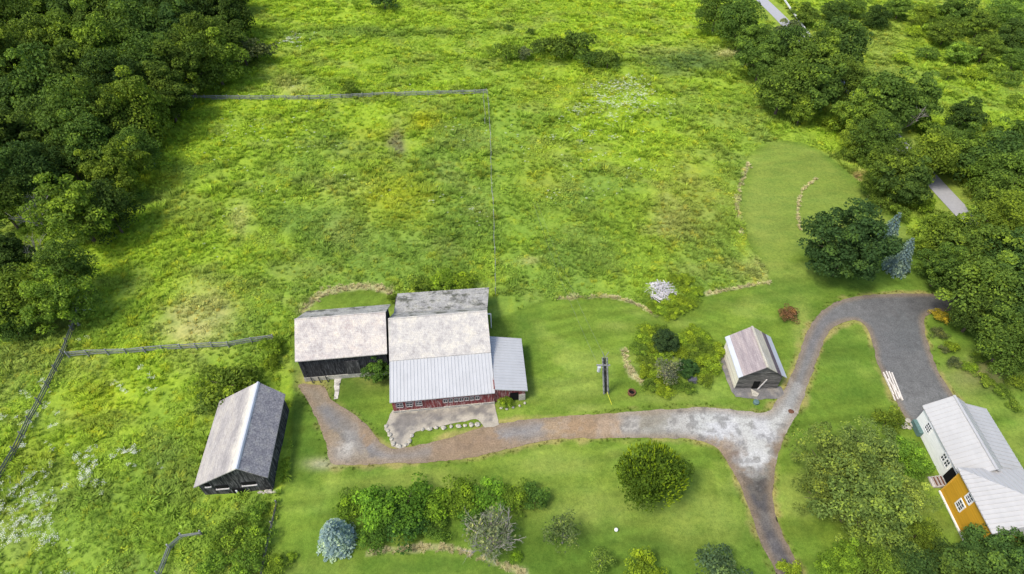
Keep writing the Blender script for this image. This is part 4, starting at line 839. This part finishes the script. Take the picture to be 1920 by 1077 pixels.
for a, c, r, t, k, d in [(1560,865,58,BR,'loose','pale loose tree, upper left part of the big grove by the house'),(1632,845,54,(.155,.21,.05),'loose','pale loose tree above the middle of the big grove by the house'),(1692,862,38,(.13,.24,.03),'tree','bright dense tree against the white house wall'),(1550,930,52,(.16,.225,.05),'loose','pale loose tree on the left side of the big grove'),(1620,930,70,BR,'loose','largest pale loose tree in the centre of the grove'),
 (1690,925,48,BR,'loose','pale loose tree on the right side of the big grove'),(1650,1005,56,(.15,.22,.045),'loose','pale loose tree low in the grove near the mustard wall'),(1722,1000,30,LG,'loose','pale green tree in front of the mustard wall base'),(1575,1060,36,(.17,.28,.03),'tree','bright green tree at the bottom edge right of the drive'),(1640,1070,44,LG,'tree','green tree on the bottom edge in the middle of the grove'),(1700,1065,48,(.075,.13,.03),'tree','dark tree on the bottom edge below the grove'),
 (1785,1068,48,(.075,.13,.03),'tree','dark tree on the bottom edge below the mustard wall'),(1850,1040,50,(.08,.145,.035),'dense','dark green tree covering the lower mustard wall'),(1905,1045,58,(.075,.135,.032),'dense','dark green tree in the bottom right corner'),(1860,1090,60,(.075,.135,.032),'tree','dark tree mostly below the bottom right corner'),(1960,1010,36,(.08,.14,.03),'tree','dark tree cut by the right edge over the house roof')]:
    plant(k, a, c, r*1.05, t, d, 'tree', 'grove_tree', zs=rnd.uniform(.7, 1.15))

# ------------------------------------------------------------------ ground cover of the meadow
def stuff_material():
    t = NT('meadow_leaves', .85, .05)
    a = t.n('ShaderNodeAttribute', attribute_name='tint', attribute_type='INSTANCER'); b_ = t.n('ShaderNodeAttribute', attribute_name='tone')
    c = t.mix(1.0, a.outputs['Color'], t.ramp(b_.outputs['Fac'], [(0, (.70,)*3), (.5, (1,)*3), (1, (1.45,1.4,1.25))]), 'MULTIPLY'); t.col(c)
    tr = t.n('ShaderNodeBsdfTranslucent'); t.l(c, tr.inputs[0]); m_ = t.n('ShaderNodeMixShader'); m_.inputs[0].default_value = .3
    t.l(t.b.outputs[0], m_.inputs[1]); t.l(tr.outputs[0], m_.inputs[2]); t.l(m_.outputs[0], t.t.nodes['Material Output'].inputs[0]); return t.m
SM = stuff_material()
def instancer(name, P, tint, scl, idx, templates, label, cat):
    n = len(P); me = bpy.data.meshes.new(name); me.vertices.add(n); me.vertices.foreach_set('co', np.asarray(P, np.float32).ravel())
    rs = np.random.RandomState(1)
    for k, typ, d in (('tint', 'FLOAT_COLOR', np.concatenate([tint, np.ones((n, 1))], 1)), ('scl', 'FLOAT', scl), ('rot', 'FLOAT', rs.uniform(0, 6.28, n))):
        a = me.attributes.new(k, typ, 'POINT'); a.data.foreach_set('color' if typ == 'FLOAT_COLOR' else 'value', np.asarray(d, np.float32).ravel())
    a = me.attributes.new('idx', 'INT', 'POINT'); a.data.foreach_set('value', idx.astype(np.int32))
    o = bpy.data.objects.new(name, me); C.objects.link(o); me.materials.append(SM)
    col_ = bpy.data.collections.new(name+'_kinds')
    for t in templates: col_.objects.link(t)
    ng = bpy.data.node_groups.new(name, 'GeometryNodeTree'); ng.interface.new_socket('Geometry', in_out='INPUT', socket_type='NodeSocketGeometry'); ng.interface.new_socket('Geometry', in_out='OUTPUT', socket_type='NodeSocketGeometry')
    N = ng.nodes; gi = N.new('NodeGroupInput'); go = N.new('NodeGroupOutput'); ip = N.new('GeometryNodeInstanceOnPoints'); ci = N.new('GeometryNodeCollectionInfo'); L = ng.links.new
    ci.inputs['Collection'].default_value = col_; ci.inputs['Separate Children'].default_value = True; ci.inputs['Reset Children'].default_value = True
    def na(nm, dt): q = N.new('GeometryNodeInputNamedAttribute'); q.data_type = dt; q.inputs['Name'].default_value = nm; return q.outputs['Attribute']
    cx = N.new('ShaderNodeCombineXYZ'); L(na('rot', 'FLOAT'), cx.inputs[2]); m2p = N.new('GeometryNodeMeshToPoints'); L(gi.outputs[0], m2p.inputs[0])
    L(m2p.outputs[0], ip.inputs['Points']); L(ci.outputs[0], ip.inputs['Instance']); ip.inputs['Pick Instance'].default_value = True
    L(na('idx', 'INT'), ip.inputs['Instance Index']); L(cx.outputs[0], ip.inputs['Rotation']); L(na('scl', 'FLOAT'), ip.inputs['Scale']); L(ip.outputs[0], go.inputs[0])
    md = o.modifiers.new('scatter', 'NODES'); md.node_group = ng
    return tag(o, label, cat, kind='stuff')
def template(nm, V, Fq, T):
    o = new_mesh(nm, V, Fq, SM, None, 4, {'tone': ('FLOAT', T)}); C.objects.unlink(o); return o
TPL = []
for i in range(4):      # leafy weed clumps
    rs = np.random.RandomState(100+i); n = 34; q = rs.normal(size=(n, 3)); q[:, 2] = np.abs(q[:, 2]); q /= np.linalg.norm(q, axis=1)[:, None]
    p = q*np.array([.5,.5,.34])*rs.uniform(.5, 1.05, n)[:, None]; V, Fq = leaves(p, q+rs.normal(size=(n, 3))*.5+np.array([0,0,.6]), .21, .6, rs); TPL.append(template('a%d' % i, V, Fq, np.repeat(np.clip(.5+rs.normal(size=n)*.2, 0, 1), 4)))
for i in range(3):      # grass tussocks: bent blades
    rs = np.random.RandomState(120+i); V = []; Fq = []; T = []
    lean = rs.uniform(-.3, .3, 2)
    for k in range(30):
        a = rs.uniform(0, 6.28); r = rs.uniform(0, .32); b0 = np.array([r*math.cos(a), r*math.sin(a), 0]); d = np.array([math.cos(a)*.5+lean[0], math.sin(a)*.5+lean[1], 0])*rs.uniform(.3, 1.1); h = rs.uniform(.3, .55)
        s_ = np.array([-math.sin(a), math.cos(a), 0])*.035; m_ = b0+d*.35+np.array([0,0,h*.7]); t_ = b0+d*.9+np.array([0,0,h])
        k0 = len(V); V += [b0-s_, b0+s_, m_+s_, m_-s_, t_+s_*.3, t_-s_*.3]; Fq += [(k0, k0+1, k0+2, k0+3), (k0+3, k0+2, k0+4, k0+5)]; T += [rs.uniform(.3, .8)]*6
    TPL.append(template('b%d' % i, np.array(V), np.array(Fq), np.array(T)))
rs = np.random.RandomState(9)
def scatter(step, x0, x1, y0_, y1_):
    ax = np.arange(x0, x1, step); ay = np.arange(y0_, y1_, step); gx, gy = np.meshgrid(ax, ay); X = gx.ravel()+rs.uniform(-.5, .5, gx.size)*step; Y = gy.ravel()+rs.uniform(-.5, .5, gx.size)*step
    px, py = to_px(X, Y); k = (px > -70) & (px < 1990) & (py > -60) & (py < 1130); return X[k], Y[k]
def inb(X, Y, O, ang, x0, x1, y0_, y1_):
    a = R(ang); dx, dy = X-O[0], Y-O[1]; u = dx*math.cos(a)+dy*math.sin(a); v = -dx*math.sin(a)+dy*math.cos(a); return (u > x0) & (u < x1) & (v > y0_) & (v < y1_)
def clear(X, Y):
    return ~(inb(X, Y, OM, BX, -.3, 16.4, -4, 18) | inb(X, Y, OB, BX, -.3, 11, 0, 8.5) | inb(X, Y, OL, 5.4, -7.5, .3, -.3, 10.4))
parts = []
for step, ya, yb in ((.46, 14, 80), (.62, 80, 190)): parts.append(scatter(step, -150, 150, ya, yb)+(step,))
PX, PY, ST = np.concatenate([p[0] for p in parts]), np.concatenate([p[1] for p in parts]), np.concatenate([np.full(len(p[0]), p[2]) for p in parts])
c, lm_, ds_ = ground_colour(PX, PY)
rdd = sdist(PX, PY, ROADL, False); strip = sdist(PX, PY, FENCE_STRIP) > 0
dens = fbm(PX, PY, 3.2, 201, 3)
keep = (lm_ < .5) & clear(PX, PY) & (rdd < -3.6) & (rs.rand(len(PX)) < smooth(.22, .45, dens)*.75+.25) & ~(strip & (rs.rand(len(PX)) < .35))
PX, PY, ST, c, dens = PX[keep], PY[keep], ST[keep], c[keep], dens[keep]
n = len(PX); kindn = fbm(PX, PY, 5, 211, 3); idx_ = np.where(kindn+rs.uniform(-.12, .12, n) > .5, rs.randint(0, 4, n), rs.randint(4, 7, n))
v_ = rs.uniform(.88, 1.22, n); dark = rs.rand(n) < .08; v_[dark] *= .72; tint = c*v_[:, None]; yel = rs.rand(n) < .10; tint[yel] *= np.array([1.35, 1.12, .9])
tint = np.clip(tint*1.30, 0, .8)
sc_ = ST/.52*rs.uniform(.55, 1.25, n)*(.72+.5*smooth(.4, .7, dens)); big = rs.rand(n) < .02; sc_[big] *= 1.6
def gz(X, Y): return np.minimum(((fbm(X, Y, 1.5, 31, 3)-.5)*.6+(fbm(X, Y*1.3, 5, 35, 3)-.5)*.6), .32)-.04
instancer('meadow_grass', np.stack([PX, PY, gz(PX, PY)], 1), tint, sc_, idx_, TPL, 'rough green meadow of weeds and tussocks', 'meadow')
print('meadow clumps', n)
# white wildflowers
rs = np.random.RandomState(19); FP = []
for a, c_, rx, ry, k in [(1160,190,90,38,640),(1130,255,70,25,120),(50,960,80,100,330),(60,780,60,50,70),(160,880,50,60,120),(548,78,38,13,190),(160,600,20,50,50),(240,700,60,40,30),(260,860,60,50,40),(1180,160,40,20,150),(500,300,260,180,120),(1000,300,300,150,120)]:
    cl = rs.normal(size=(max(6, k//5), 2))*.5; w_ = cl[rs.randint(0, len(cl), k)]+rs.normal(size=(k, 2))*.07; FP += [at(a+q[0]*rx, c_+q[1]*ry)[:2] for q in w_]
FP = np.array(FP); k = sdist(FP[:, 0], FP[:, 1], LAWN) < -.5; FP = FP[k]
V, Fq = leaves(np.array([(math.cos(i*2.4)*.08*math.sqrt(i), math.sin(i*2.4)*.08*math.sqrt(i), .55+.03*(i % 3)) for i in range(9)]), np.tile(np.array([0., 0, 1.]), (9, 1))+rs.normal(size=(9, 3))*.5, .10, .9, rs)
FT = template('flowerhead', V, Fq, np.full(36, .5))
instancer('wildflowers', np.concatenate([FP, gz(FP[:, 0], FP[:, 1])[:, None]], 1), np.tile(np.array([.72, .74, .62]), (len(FP), 1)), rs.uniform(.5, 1.1, len(FP)), np.zeros(len(FP)), [FT], 'white wildflowers scattered through the meadow', 'flowers')
# dry straw along mowing edges and drive
SPt = []
for L_, w_ in zip(EDGE_L, EDGE_W):
    seg = np.linalg.norm(np.diff(L_, axis=0), axis=1); tot = seg.sum(); m_ = int(tot*5*max(w_, .3)/.3); cum = np.concatenate([[0], np.cumsum(seg)])
    t_ = rs.uniform(0, tot, m_); SPt.append(np.stack([np.interp(t_, cum, L_[:, 0]), np.interp(t_, cum, L_[:, 1])], 1)+rs.normal(size=(m_, 2))*w_*.55)
SPt = np.concatenate(SPt); m_ = len(SPt)
instancer('dry_grass', np.concatenate([SPt, np.full((m_, 1), -.03)], 1), np.array(STRAW)*rs.uniform(.75, 1.35, m_)[:, None], rs.uniform(.28, .6, m_), rs.randint(0, 3, m_), [template('c%d' % i, *(lambda o: (np.array([v.co[:] for v in o.data.vertices]), np.array([list(p.vertices) for p in o.data.polygons]), np.full(len(o.data.vertices), .6)))(TPL[4+i])) for i in range(3)], 'dry straw along the mowing edges', 'straw')
# short turf tufts: lawn texture and ragged drive edges
X, Y = scatter(.42, -40, 75, 14, 90); c, lm_, ds_ = ground_colour(X, Y); k = (lm_ > .5) & clear(X, Y) & (ds_ < -.02) & (rs.rand(len(X)) < np.where(ds_ > -.6, smooth(.35, .6, fbm(X, Y, 1.7, 301, 3)), 0)) & (sdist(X, Y, PAD) < -.1) & (sdist(X, Y, SK) < -.05)
X, Y, c = X[k], Y[k], c[k]; n = len(X); print('turf', n)
instancer('lawn_grass', np.stack([X, Y, np.full(n, -.06)], 1), c*rs.uniform(.9, 1.2, n)[:, None], rs.uniform(.2, .34, n), rs.randint(0, 3, n), [template('d%d' % i, *(lambda o: (np.array([v.co[:] for v in o.data.vertices]), np.array([list(p.vertices) for p in o.data.polygons]), np.full(len(o.data.vertices), .5)))(TPL[4+i])) for i in range(3)], 'short mown turf of the lawns', 'grass')
